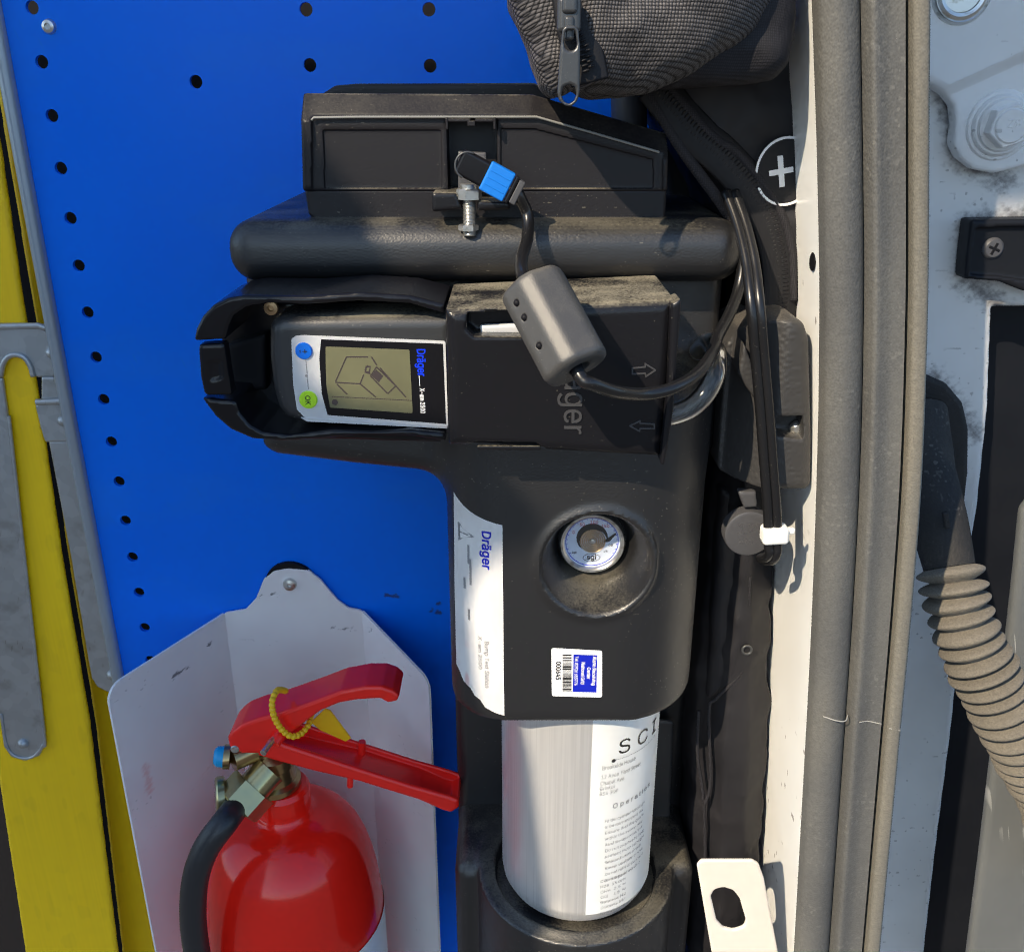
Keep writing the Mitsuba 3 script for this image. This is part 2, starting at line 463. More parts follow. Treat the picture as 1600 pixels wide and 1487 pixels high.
def rough_bump(p, n, uv):
    return noise(p.x * 900, p.y * 900, p.z * 900) + 0.6 * noise(p.x * 2000, p.y * 2000, p.z * 2000)


pr('seal_rubber', rubber((0.080, 0.080, 0.078), (0.118, 0.118, 0.113), (0.125, 0.121, 0.108)), 0.65, 0.3, rough_bump, 0.00020)
pr('seal_tan', rubber((0.135, 0.128, 0.11), (0.175, 0.165, 0.14), (0.17, 0.155, 0.125)), 0.8, 0.2, rough_bump, 0.00015)
pr('seal_dark', (0.012, 0.010, 0.016), 0.8, 0.1)
pr('pale_mark', (0.34, 0.33, 0.30), 0.7)
pr('conduit_dusty', rubber((0.12, 0.108, 0.09), (0.18, 0.162, 0.132), (0.165, 0.147, 0.12)), 0.8, 0.2, rough_bump, 0.0003)
pr('boot_rubber', rubber((0.014, 0.014, 0.015), (0.026, 0.025, 0.024), (0.05, 0.044, 0.038)), 0.7, 0.3, rough_bump, 0.0003)
pr('door_black', lambda p, n, uv: mix((0.005, 0.006, 0.009), (0.010, 0.011, 0.014), fbm(p.x * 30, p.y * 30, p.z * 30)), 0.5, 0.2)


def scuffed(p, n, uv):
    f = fbm(p.x * 30, p.y * 30, p.z * 15, 4)
    l1 = smoothstep(0.90, 0.97, noise((p.x + p.z * 0.25) * 520, 3.0, p.z * 35)) * smoothstep(0.4, 0.7, noise(p.x * 40, 2.0, p.z * 25))
    return mix(mix((0.095, 0.10, 0.10), (0.135, 0.14, 0.138), f), (0.42, 0.42, 0.40), l1 * 0.5)


pr('scuffed_plastic', scuffed, 0.5, 0.4)
pr('holder_plastic', dusty((0.035, 0.034, 0.034), (0.20, 0.18, 0.15), 0.4, 300), 0.5, 0.5, grain(700), 0.0003)
pr('cap_grey', (0.06, 0.06, 0.065), 0.45, 0.5)
pr('cable_tie', (0.75, 0.74, 0.70), 0.5)
pr('wall_dark', (0.006, 0.006, 0.008), 0.8, 0.2)

# ------------------------------------------------------------------ setting: the dark van wall behind everything
put('van_wall', trimesh.creation.box(extents=(1.6, 0.01, 1.6), transform=frame((0.05, 0.125, 1.1), (0, 0, 1))), 'wall_dark', kind='structure', label='dark inner wall of the van behind the blue panel')

# ------------------------------------------------------------------ blue perforated panel
EDGE = [(-40, -193), (0, 20), (97, 536), (195, 1060), (292, 1577)]
pan = poly([(-40, -193), (1260, -193), (1225, 700), (1190, 1700), (315, 1700), (195, 1060), (97, 536), (0, 20)], 0.0)
HOLES = [(50, 12), (65, 97), (81, 181), (95, 263), (110, 341), (123, 415), (137, 488), (150, 558), (162, 624), (174, 690), (186, 752), (196, 813), (207, 870), (217, 925), (226, 980), (235, 1031), (34, -75),
         (306, 128), (478, 15), (670, 15), (484, 102), (672, 103), (472, -75), (668, -75)]
for hx, hy in HOLES:
    pan = pan.difference(disc(hx, hy, 0.0037, 0.0, 12))
put('perforated_panel__sheet', sheet(pan, 0.0, 0.0032), 'blue_paint')
tag('perforated_panel', 'large bright blue painted metal panel with round punched holes, behind everything', 'panel')
e = np.array([at(x, y, -0.001) for x, y in [(-47, -193), (-8, 20), (87, 536), (185, 1060), (282, 1577)]])
put('perforated_panel__edge_trim', tube(spline(e, 4), 0.0045, 14), 'trim_grey', True)
put('perforated_panel__screw', lathe([(0, 0.0015), (0.0016, 0.0015), (0.0018, 0.0028), (0.0034, 0.0022), (0.0042, 0.0), (0.0, 0.0)], at(77, 42, 0.0)), 'zinc', 30)

# ------------------------------------------------------------------ yellow ladder behind the panel's edge
tag('ladder', 'yellow fibreglass ladder with galvanised steel braces at the far left, behind the blue panel edge', 'ladder')
Y0 = 0.012
put('ladder__stile', plate(poly([(-90, 60), (-12, 170), (0, 235), (34, 470), (62, 640), (97, 880), (139, 1130), (183, 1487), (205, 1660), (68, 1680), (0, 1237), (-90, 560)], Y0), Y0, Y0 + 0.005, 0.0022, 0.0016), 'yellow_glassfibre', 35)
put('ladder__stile', plate(poly([(-70, -120), (-20, -120), (8, 20), (98, 500), (228, 1200), (322, 1700), (225, 1700), (190, 1487), (148, 1130), (105, 870), (73, 640), (54, 500), (-8, 130)], 0.045), 0.045, 0.050, 0.0022, 0.0016), 'yellow_glassfibre', 35)
Yg = Y0 - 0.0025
br = poly([(-60, 508), (72, 506), (90, 525), (104, 590), (60, 590), (52, 588), (48, 572), (36, 556), (18, 554), (6, 564), (2, 590), (-60, 590)], Yg)
put('ladder__bracket', plate(br, Yg - 0.0004, Yg + 0.0022, 0.0012, 0.0009), 'galvanised', 35)
put('ladder__bracket_rim', tube([at(-60, 511, Yg - 0.001), at(60, 509, Yg - 0.001), at(72, 513, Yg - 0.001)], 0.0022, 12), 'galvanised', True)
put('ladder__bracket_rim', tube(spline([at(1, 588, Yg - 0.001), at(6, 566, Yg - 0.001), at(18, 555, Yg - 0.001), at(36, 557, Yg - 0.001), at(47, 571, Yg - 0.001), at(52, 588, Yg - 0.001)], 6), 0.0018, 12), 'galvanised', True)
put('ladder__brace', plate(poly([(-60, 590), (5, 590), (12, 640), (38, 860), (71, 1142), (72, 1160), (62, 1180), (40, 1188), (18, 1182), (6, 1165), (-60, 640)], Yg, 0.001), Yg - 0.001, Yg + 0.002, 0.001, 0.001), 'galvanised', 35)
put('ladder__brace_rim', tube(spline([at(14, 650, Yg - 0.0012), at(37, 860, Yg - 0.0012), at(68, 1140, Yg - 0.0012), at(67, 1163, Yg - 0.0012), at(54, 1180, Yg - 0.0012), at(38, 1184, Yg - 0.0012), at(20, 1178, Yg - 0.0012), at(9, 1160, Yg - 0.0012), at(2, 1115, Yg - 0.0012)], 6), 0.0012, 10), 'galvanised', True)
put('ladder__clip', plate(poly([(66, 588), (122, 588), (140, 690), (72, 690), (66, 672), (56, 632), (66, 624)], Yg), Yg - 0.002, Yg + 0.002, 0.0012, 0.0009), 'galvanised', 35)
put('ladder__clip_rim', tube([at(57, 628, Yg - 0.003), at(120, 626, Yg - 0.003)], 0.0022, 12), 'galvanised', True)
put('ladder__brace', plate(poly([(76, 688), (130, 688), (205, 1050), (200, 1072), (172, 1082), (152, 1072), (143, 1058), (110, 865)], Yg, 0.001), Yg - 0.001, Yg + 0.002, 0.001, 0.001), 'galvanised', 35)
dome = [(0, 0.0042), (0.0018, 0.0038), (0.0034, 0.0026), (0.0042, 0.001), (0.0043, 0.0), (0, 0)]
for x, y in ((82, 551), (100, 657), (37, 1160), (176, 1053)):
    put('ladder__rivet', lathe(dome, at(x, y, Yg - 0.0008)), 'galvanised', 40)

# ------------------------------------------------------------------ added sun blocker out of view, its outline shaped to shade the left half
blocker_outline = sg.Polygon([(-1.24, 0.75), (-0.50, 0.75), (-0.51, 1.30), (-0.549, 1.57), (-0.562, 1.65), (-0.571, 1.705), (-0.582, 1.735), (-0.588, 1.785), (-0.582, 1.804), (-0.566, 1.815), (-0.551, 1.821), (-0.546, 1.832), (-0.556, 1.845), (-0.600, 1.853), (-0.636, 1.872), (-0.641, 1.92), (-0.638, 1.975), (-0.660, 2.01), (-0.690, 2.05), (-0.700, 2.10), (-0.30, 2.105), (-0.28, 2.30), (-1.24, 2.36)]).buffer(-0.004).buffer(0.004)
tag('sun_blocker', 'added white sun blocker to the left, outside the view', 'door')
put('sun_blocker__skin', sheet(blocker_outline, -0.90, -0.872), 'body_paint')
put('sun_blocker__added_grip', rbox((-1.0, -0.86, 1.25), (0.14, 0.025, 0.03), 0.006), 'black_satin', 35)

# ------------------------------------------------------------------ white body pillar and rubber door seal
SY = -0.205
ROWS = [(-200, 1277, 1463), (0, 1283, 1460), (220, 1290, 1458), (440, 1294, 1457), (640, 1292, 1451), (770, 1288, 1445), (860, 1285, 1438), (1000, 1279, 1426), (1130, 1272, 1413), (1300, 1262, 1397), (1487, 1251, 1379), (1680, 1239, 1360)]


def seal_row(py):
    k = np.array(ROWS, float)
    a, b = np.interp(py, k[:, 0], k[:, 1]), np.interp(py, k[:, 0], k[:, 2])
    p, q = at(a, py, SY), at(b, py, SY)
    return p, q


PYS = np.linspace(-200, 1680, 95)


def smooth_cols(M, k=7):
    pad = np.pad(M, ((k, k), (0, 0)), 'edge')
    ker = np.hanning(2 * k + 3)[1:-1]
    ker /= ker.sum()
    return np.stack([np.convolve(pad[:, i], ker, 'valid') for i in range(M.shape[1])], 1)


SA = smooth_cols(np.array([seal_row(y)[0] for y in PYS]), 5)
SB = smooth_cols(np.array([seal_row(y)[1] for y in PYS]), 5)


# the seal and pillar run on above the frame, up to the roof
UP = np.array([[0, 0, k] for k in (0.45, 0.30, 0.15)])
SA, SB = np.vstack([SA[:1] + UP, SA]), np.vstack([SB[:1] + UP, SB])


def seal_loft(prof):
    """prof: (s across the seal, y offset) points."""
    rows = []
    for a, b in zip(SA, SB):
        rows.append([a + (b - a) * s + np.array([0, dy, 0]) for s, dy in prof])
    return loft(rows)


def arc(s0, s1, y0, h0, h1, bulge, n=10):
    t = np.linspace(0, 1, n)
    return [(s0 + (s1 - s0) * k, y0 - (h0 + (h1 - h0) * k + bulge * math.sin(math.pi * k) ** 0.7)) for k in t]


tag('door_seal', 'long dusty grey rubber door seal running top to bottom right of the white pillar', 'seal')
pb = [(0.0, 0.012)] + arc(0.0, 0.40, 0.004, -0.001, -0.0035, 0.0062, 16) + [(0.43, 0.009), (0.43, 0.014)]
put('door_seal__bulb', seal_loft(pb), 'seal_rubber', 50)
pm = [(0.405, 0.012), (0.405, 0.0075), (0.44, 0.0015), (0.465, 0.0006)] + [(0.49, 0.0004), (0.53, 0.0012), (0.60, 0.0030), (0.66, 0.0034), (0.72, 0.0034), (0.775, 0.0032), (0.785, 0.0042), (0.79, 0.014)]
put('door_seal__flange', seal_loft(pm), 'seal_rubber', 50)
pg_ = [(0.78, 0.0125), (0.84, 0.0125)]
put('door_seal__groove', seal_loft(pg_), 'seal_dark', False)
po = [(0.828, 0.014), (0.828, 0.0022)] + [(0.84, 0.0008), (0.88, 0.0), (0.94, 0.0002), (0.98, 0.0015), (1.0, 0.006), (1.0, 0.03)]
put('door_seal__outer_lip', seal_loft(po), 'seal_tan', 50)
ja, jb = seal_row(1112)[0], seal_row(1143)[1]
jp = lambda s, dy: ja + (jb - ja) * s + np.array([0, dy, 0])
put('door_seal__joint', cat_(tube(spline([jp(0.08, -0.0022), jp(0.22, -0.0035), jp(0.33, -0.0018), jp(0.40, 0.004)], 5), 0.00032, 6), tube(spline([jp(0.5, -0.0002), jp(0.62, 0.0026), jp(0.77, 0.0028)], 5), 0.0003, 6), tube([jp(0.84, 0.0004), jp(0.97, 0.0006)], 0.0003, 6)), 'pale_mark', True, label='pale jagged joint line across the seal')
# pillar: inner return wall (faces left), front strip under the seal, outer return
rows = []
for a, b in zip(SA, SB):
    w = b - a
    rows.append([(a[0] + 0.012, 0.10, a[2]), (a[0] + 0.006, -0.02, a[2]), (a[0] + 0.0015, -0.17, a[2]), (a[0] + 0.0012, -0.196, a[2]), (a[0] + 0.0035, -0.1995, a[2]), (b[0] - 0.004, -0.1905, b[2]), (b[0] - 0.0025, -0.186, b[2]), (b[0] - 0.0022, -0.10, b[2])])
put('door_pillar__frame', loft(rows), 'pillar_paint', 40)
tag('door_pillar', 'glossy white painted door pillar between black bags and grey rubber seal', 'pillar')
pw = at(1264, 412, -0.186)
put('door_pillar__grommet', lathe([(0, 0.0004), (0.0036, 0.0004), (0.0042, 0.0)], (SA[3 + np.argmin(abs(PYS - 412))][0] + 0.0012, -0.18, pw[2]), (-1, 0, 0)), 'black_deep', False)

# ------------------------------------------------------------------ right: hinge side of the open door
DY = -0.055
tag('open_door', 'white painted edge of the open door right of the seal, with hinge bolts and soot marks', 'door')
put('open_door__shell', plate(poly([(1330, -160), (1760, -160), (1760, 480), (1552, 480), (1546, 640), (1530, 790), (1512, 900), (1490, 1130), (1464, 1330), (1446, 1487), (1425, 1660), (1300, 1660), (1340, 900)], DY), DY, DY + 0.02, 0.004, 0.002), 'body_paint', 40)
put('open_door__inner_cover', plate(poly([(1400, 440), (1800, 440), (1800, 1700), (1380, 1700)], DY + 0.03), DY + 0.03, DY + 0.036, 0.001, 0.0025), 'door_black', 35, label='black inner cover of the door behind the corrugated conduit')
GY = -0.120
put('open_door__kick_panel', plate(poly([(1640, 740), (1598, 800), (1588, 900), (1570, 1060), (1552, 1190), (1534, 1340), (1515, 1487), (1490, 1680), (1700, 1680), (1700, 740)], GY), GY, GY + 0.008, 0.003, 0.0018), 'scuffed_plastic', 40, label='scuffed grey plastic panel at the lower right of the door')
HY = -0.072
arm = poly([(1330, -200), (1780, -200), (1780, 225), (1640, 250), (1600, 262), (1560, 272), (1528, 266), (1505, 248), (1495, 226), (1499, 195), (1496, 166), (1482, 148), (1456, 132), (1330, 110)], HY, 0.003)


def arm_cut(g, f):
    top = 0.004 * np.clip(0.5 + (g.z - (at(1600, 90, HY)[2] + (g.x - at(1600, 90, HY)[0]) * 0.45)) / 0.006, 0, 1)
    return np.maximum(f, -(g.y - (HY + 0.004) + top))


put('open_door__hinge', plate(arm, HY, DY - 0.001, 0.004, 0.0013, arm_cut), 'body_paint', 40)
bo = at(1562, 196, HY + 0.004)
put('open_door__hinge__washer', lathe([(1.13 * q[0], 1.13 * q[1]) for q in [(0, 0.003), (0.0125, 0.003), (0.0135, 0.0022), (0.0138, 0.0012), (0.0150, 0.0010), (0.0158, 0.0), (0, 0)]], bo), 'body_paint', 35)
put('open_door__hinge__bolt', cat_(lathe([(1.13 * q[0], 1.13 * q[1]) for q in [(0, 0.0045), (0.0110, 0.0045), (0.0118, 0.003), (0, 0.003)]], bo), prism(6, 0.0111, 0.0078, bo + [0, -0.0049, 0], (0, -1, 0), (0.2, 0, 1), 0.0006), lathe([(1.13 * q[0], 1.13 * q[1]) for q in [(0, 0.0121), (0.0070, 0.0121), (0.0078, 0.0112), (0, 0.0112)]], bo)), 'body_paint', 20)
put('open_door__hinge__bolt_mark', cat_(text('Z', 0.004, bo + [-0.003, -0.0137, -0.001], depth=0.0003), text('9', 0.004, bo + [0.0006, -0.0137, -0.0005], depth=0.0003)), 'body_paint')
b2 = at(1503, -12, HY)
put('open_door__hinge__washer', lathe([(1.13 * q[0], 1.13 * q[1]) for q in [(0.0085, -0.001), (0.0085, 0.0022), (0.0100, 0.0026), (0.0115, 0.0018), (0.0122, 0.0024), (0.0130, 0.0014), (0.0135, 0)]], b2), 'zinc', 35, label='bare metal washer at the very top edge')
put('open_door__hinge__bolt', cat_(lathe([(1.13 * q[0], 1.13 * q[1]) for q in [(0, 0.0014), (0.0082, 0.0014), (0.0082, -0.002)]], b2), prism(6, 0.0062, 0.0045, b2 + [0, -0.001, 0.003], (0, -1, 0), None, 0.0006)), 'zinc', 20)
KY = -0.070
tag('door_stop_bracket', 'black plastic bracket with one recessed cross-head screw on the white door', 'bracket')
put('door_stop_bracket__body', plate(poly([(1518, 344), (1780, 340), (1780, 470), (1600, 455), (1562, 440), (1508, 436), (1511, 400)], KY, 0.001), KY, DY - 0.0005, 0.0015, 0.001, lambda g, f: np.maximum(f, -ext(g, poly([(1526, 356), (1780, 352), (1780, 430), (1600, 438), (1560, 432), (1517, 430)], KY), KY - 0.01, KY + 0.0035, 0.0008))), 'door_black', 35)
sc_ = at(1551, 388, KY + 0.0035)
put('door_stop_bracket__screw', cat_(lathe([(0, 0.0022), (0.0045, 0.0020), (0.0058, 0.0008), (0.0060, 0), (0, 0)], sc_)), 'cap_grey', 35)
put('door_stop_bracket__screw_slot', cat_(rbox(sc_ + [0, -0.0022, 0], (0.0066, 0.0008, 0.0014), 0.0002, frame((0, 0, 0), (0.4, 0, 1))), rbox(sc_ + [0, -0.0022, 0], (0.0014, 0.0008, 0.0066), 0.0002, frame((0, 0, 0), (0.4, 0, 1)))), 'black_deep')
# grommet hole, boot and corrugated conduit
tag('wiring_conduit', 'dusty brown corrugated rubber wiring conduit curving out of the door at the right', 'conduit')
put('wiring_conduit__grommet', plate(poly([(1330, 560), (1440, 582), (1480, 600), (1505, 630), (1514, 670), (1513, 740), (1506, 800), (1480, 840), (1330, 840)], DY - 0.003, 0.004), DY - 0.004, DY + 0.006, 0.003, 0.0013), 'boot_rubber', 40)
cp = spline([at(1410, 660, -0.065), at(1440, 735, -0.090), at(1466, 815, -0.115), at(1484, 890, -0.132), at(1496, 945, -0.140), at(1517, 1005, -0.147), at(1546, 1065, -0.153), at(1578, 1125, -0.157), at(1612, 1190, -0.158), at(1650, 1270, -0.158), at(1680, 1400, -0.155)], 40)
ds = np.concatenate([[0], np.cumsum(np.linalg.norm(np.diff(cp, axis=0), axis=1))])
k0 = np.argmin(np.linalg.norm(cp - at(1484, 885, -0.131), axis=1))
put('wiring_conduit__boot', tube(cp[:k0 + 2], np.interp(ds[:k0 + 2], [0, ds[k0] * 0.4, ds[k0]], [0.026, 0.0175, 0.0135]), 32), 'boot_rubber', True)
u = ds[k0:] - ds[k0]
ph = u / 0.0072
rr = 0.0130 + 0.0046 * np.abs(np.sin(np.pi * ph)) ** 0.55 + 0.0012 * np.clip(u / 0.1, 0, 1)
dd = np.linspace(0, u[-1], int(u[-1] / 0.0005))
cpi = np.stack([np.interp(dd, u, cp[k0:, i]) for i in range(3)], 1)
rng_ = np.random.default_rng(7)
dw = dd + 0.0009 * np.sin(dd * 95) + 0.0004 * np.sin(dd * 410 + 1)
rr = 0.0112 + (0.0068 + 0.0006 * rng_.standard_normal(200)[(dw / 0.0082).astype(int)]) * (0.5 - 0.5 * np.cos(2 * np.pi * dw / 0.0082)) ** 0.55 + 0.0014 * np.clip(dd / 0.1, 0, 1)
put('wiring_conduit__corrugated_tube', tube(cpi, rr, 40), 'conduit_dusty', 40)
put('wiring_conduit__boot_tab', rbox(at(1478, 812, -0.134), (0.003, 0.003, 0.010), 0.0008, frame((0, 0, 0), (0.3, 0, -1))), 'boot_rubber')

# ------------------------------------------------------------------ fire extinguisher holder
HB = -0.004
tag('extinguisher_holder', 'scuffed white sheet metal holder with flared sides, screwed to the blue panel', 'holder')
bp = poly([(349, 958), (384, 952), (400, 935), (412, 905), (428, 892), (450, 888), (482, 891), (500, 905), (528, 938), (545, 950), (567, 954), (617.4, 1700), (446.5, 1700)], HB, 0.003)
put('extinguisher_holder__back_plate', sheet(bp, HB, HB + 0.0018), 'holder_paint')


def wing(fold_top, fold_bot, corner, bottom, YO, r=0.012):
    """A flat wing between a fold on the back plate and a free edge at y = YO."""
    a, b = at(*fold_top, HB), at(*fold_bot, HB)
    c, d = at(*corner, YO), at(*bottom, YO)
    ex = np.array([c[0] - a[0], c[1] - a[1], 0])
    L = np.linalg.norm(ex)
    ex /= L
    pg = sg.Polygon([(0, a[2]), (L, c[2]), (L + 0.0 * d[0], d[2]), (0, b[2])])
    rd = sg.Point(L - r, 0)
    pg = pg.buffer(-r).buffer(r).union(pg.intersection(sg.box(-0.01, -5, L * 0.6, 5)))
    m = trimesh.creation.extrude_polygon(pg, 0.0018, engine='earcut')
    v = np.array(m.vertices)
    nn = np.cross(ex, [0, 0, 1])
    w = a * [1, 1, 0] + v[:, :1] * ex + v[:, 1:2] * np.array([0, 0, 1]) + (v[:, 2:] - 0.0009) * nn
    m = trimesh.Trimesh(w, m.faces, process=False)
    m.fix_normals()
    return m


put('extinguisher_holder__side_wing', wing((349, 958), (446.5, 1700), (165, 1075), (290, 1750), -0.095), 'holder_paint')
put('extinguisher_holder__side_wing', wing((567, 954), (617.4, 1700), (671, 1062), (700, 1750), -0.060), 'holder_paint')
put('extinguisher_holder__screw', lathe([(0, 0.0012), (0.0014, 0.0012), (0.0018, 0.0030), (0.0042, 0.0024), (0.0050, 0.0), (0, 0)], at(453, 912, HB)), 'zinc', 30)
put('extinguisher_holder__packing_washer', lathe([(0, 0.003), (0.0185, 0.003), (0.0185, 0.0), (0, 0)], at(456, 912, 0.0) * [1, 0, 1] + [0, -0.0005, 0]), 'black_deep', 30)

# ------------------------------------------------------------------ fire extinguisher
tag('fire_extinguisher', 'red fire extinguisher with red levers and brass valve standing in the white holder', 'fire extinguisher')
EY, ER = -0.085, 0.063
ax = at(444, 1262, EY)
zz = lambda py: at(444, py, EY)[2]
EX = ax[0]
prof = [(0, zz(1224)), (0.0165, zz(1224)), (0.0185, zz(1230)), (0.0185, zz(1258)), (0.022, zz(1266)), (0.036, zz(1277)), (0.048, zz(1300)), (0.0555, zz(1332)), (0.0602, zz(1372)), (0.0626, zz(1415)), (ER, zz(1450)), (ER, zz(1487) - 0.20), (0, zz(1487) - 0.20)]
pp = np.array(prof)
sp_ = spline(np.c_[pp[3:11], np.zeros(8)], 8)[:, :2]
pp = np.vstack([pp[:3], sp_, pp[11:]])
bz = pp[-1, 1]
put('fire_extinguisher__cylinder', lathe([(a, b - bz) for a, b in pp[::-1]], (EX, EY, bz), (0, 0, 1), 96), 'red_paint', 30)
# label low on the right side
th = np.radians(np.linspace(-60, 45, 40))
rows = [[(EX + (ER + 0.0004) * math.cos(t), EY - (ER + 0.0004) * -math.sin(t), z) for t in th] for z in (zz(1418), bz + 0.03)]
put('fire_extinguisher__label', loft(rows), 'paper', True)
vz = zz(1224)
put('fire_extinguisher__valve', cat_(lathe([(0, 0), (0.0172, 0), (0.0172, 0.004), (0.0145, 0.006), (0.0135, 0.016), (0.0155, 0.018), (0.0155, 0.026), (0.011, 0.030), (0.011, 0.045), (0, 0.045)], (EX - 0.004, EY, vz + 0.0005), (0, 0, 1), 48),
                                     tube([(EX - 0.006, EY - 0.004, vz + 0.036), at(362, 1184, EY - 0.018)], 0.0085, 24)), 'brass', 35)
cpt, cdir = at(360, 1182, EY - 0.018), np.array([-1, -0.15, 0.15])
put('fire_extinguisher__gauge_cap', lathe([(0, 0.0065), (0.0045, 0.006), (0.0064, 0.004), (0.0068, 0), (0, 0)], cpt + cdir * 0.004, cdir, 28).apply_scale(1.0), 'blue_cap', 35)
put('fire_extinguisher__valve_rim', lathe([(0, 0), (0.0078, 0), (0.0078, 0.004), (0, 0.004)], cpt, cdir, 28), 'brass', 35)
# hose nut and hose
nd = np.array([-0.62, -0.55, -0.50])
no = at(398, 1228, EY - 0.020)
put('fire_extinguisher__hose_nut', cat_(prism(6, 0.0165, 0.016, no, nd, (0.2, -0.3, 1), 0.0012), lathe([(0, 0), (0.011, 0), (0.011, 0.02), (0, 0.02)], no - nd / np.linalg.norm(nd) * 0.014, nd)), 'zinc_gold', 25)
put('fire_extinguisher__valve_flange', lathe([(0, 0), (0.0118, 0), (0.0128, 0.001), (0.0128, 0.005), (0.0118, 0.006), (0, 0.006)], at(352, 1243, EY - 0.024), (-0.85, -0.3, 0.1)), 'zinc_gold', 35)
he = no + nd / np.linalg.norm(nd) * 0.015
put('fire_extinguisher__hose', tube(spline([he, at(352, 1283, -0.135), at(322, 1325, -0.142), at(305, 1375, -0.145), at(302, 1440, -0.145), at(312, 1510, -0.142), at(330, 1600, -0.138)], 14), 0.0083, 28, caps=True), 'seal_black', True)
# levers


def channel(pg, y0, y1, shift, wall, r=0.0022, h=0.0009, extra=None):
    x0, z0, x1, z1 = pg.bounds
    g = G((x0, y0, z0), (x1, y1, z1), h)
    f = ext(g, pg, y0, y1, r)
    inner = shapely.affinity.translate(pg, 0, shift).union(shapely.affinity.translate(pg, 0, shift * 2))
    f = smax(f, -ext(g, inner, y0 + wall, y1 - wall, 0.0008), 0.0008)
    return g.mesh(f)


CY0, CY1 = EY - 0.022, EY + 0.006
up_ = poly([(355, 1153), (364, 1142), (376, 1133), (400, 1124), (438, 1114), (490, 1096), (532, 1080), (570, 1073), (597, 1073), (614, 1079), (624, 1088), (620, 1096), (606, 1099), (594, 1092), (559, 1094), (530, 1099), (501, 1111), (478, 1128), (455, 1146), (436, 1160), (412, 1178), (378, 1178), (358, 1168)], CY0, 0.0012)
put('fire_extinguisher__carry_handle', channel(up_, CY0, CY1, -0.0040, 0.003), 'red_plastic', 40)
lo_ = poly([(400, 1182), (412, 1164), (428, 1158), (445, 1166), (540, 1197), (640, 1229), (700, 1246), (716, 1252), (717, 1264), (704, 1272), (690, 1268), (654, 1252), (560, 1223), (490, 1207), (430, 1191)], CY0, 0.0012)
put('fire_extinguisher__squeeze_lever', channel(lo_, CY0 + 0.001, CY0 + 0.029, 0.0058, 0.0035), 'red_plastic', 40)
put('fire_extinguisher__lever_peg', cat_(tube([at(564, 1188, EY), at(566, 1158, EY)], 0.0024, 12), tube([at(548, 1205, CY0 + 0.004), at(547, 1228, CY0 + 0.004)], 0.002, 12)), 'red_plastic', 30)
put('fire_extinguisher__pivot_pin', lathe([(0, 0.0012), (0.0022, 0.001), (0.0028, 0), (0, 0)], at(367, 1170, CY0)), 'zinc', 30)
put('fire_extinguisher__safety_pin', tube([at(440, 1142, CY0 + 0.004), at(424, 1158, CY0 - 0.006), at(411, 1176, CY0 - 0.016)], 0.0021, 14), 'zinc', 30)
put('fire_extinguisher__pin_boss', tube([at(440, 1144, CY0 + 0.002), at(428, 1160, CY0 - 0.004)], 0.0042, 16), 'red_plastic', 30)
lp = spline([at(447, 1079, CY0 + 0.016), at(434, 1078, CY0 + 0.004), at(426, 1092, CY0 - 0.004), at(426, 1110, CY0 - 0.006), at(432, 1127, CY0 - 0.006), at(443, 1142, CY0 - 0.005), at(456, 1150, CY0 - 0.004), at(470, 1146, CY0 + 0.001), at(482, 1132, CY0 + 0.008), at(486, 1118, CY0 + 0.016)], 40)
dl = np.concatenate([[0], np.cumsum(np.linalg.norm(np.diff(lp, axis=0), axis=1))])
put('fire_extinguisher__beaded_tie', tube(lp, 0.0014 + 0.0007 * np.abs(np.sin(np.pi * dl / 0.0032)), 12), 'yellow_plastic', 40)
put('fire_extinguisher__tamper_tag', sheet(poly([(486, 1128), (508, 1107), (516, 1110), (548, 1153), (540, 1158), (500, 1140)], CY1 - 0.008), CY1 - 0.008, CY1 - 0.007), 'yellow_plastic')

# ------------------------------------------------------------------ bump test station
CF = -0.198            # front of the column
tag('test_station', 'black moulded gas test station with round recessed dial, mounted on the blue panel', 'test station')
RC, RZ = at(933, 882, CF)[[0, 2]]
bar_a, bar_b = at(384, 396, -0.156), at(1134, 392, -0.156)
slab = poly([(372, 350), (1150, 350), (1142, 560), (1100, 700), (404, 700), (372, 640)], -0.145)
back_top = poly([(420, 297), (1110, 297), (1110, 420), (420, 420)], -0.02)
low = poly([(402, 600), (1090, 600), (1075, 735), (700, 742), (560, 728), (430, 712), (408, 700)], -0.168, 0.006)
col = poly([(700, 640), (1078, 640), (1084, 1134), (716, 1134)], CF)
c_bot = at(900, 1134, CF)[2]


def rounded_box_y(x, y, z, x0, x1, z0, z1, y0, y1, r):
    return sbox(x, y, z, ((x0 + x1) / 2, (y0 + y1) / 2, (z0 + z1) / 2), ((x1 - x0) / 2, (y1 - y0) / 2, (z1 - z0) / 2), r)


CX0, CX1 = at(706, 900, -0.150)[0], at(1086, 900, -0.150)[0]
BX0, BX1 = at(369, 396, -0.150)[0], at(1152, 396, -0.150)[0]
BZ1, BZ0 = at(700, 338, -0.150)[2], at(700, 440, -0.160)[2]
SLZ0 = at(700, 700, -0.145)[2]


class V:
    pass


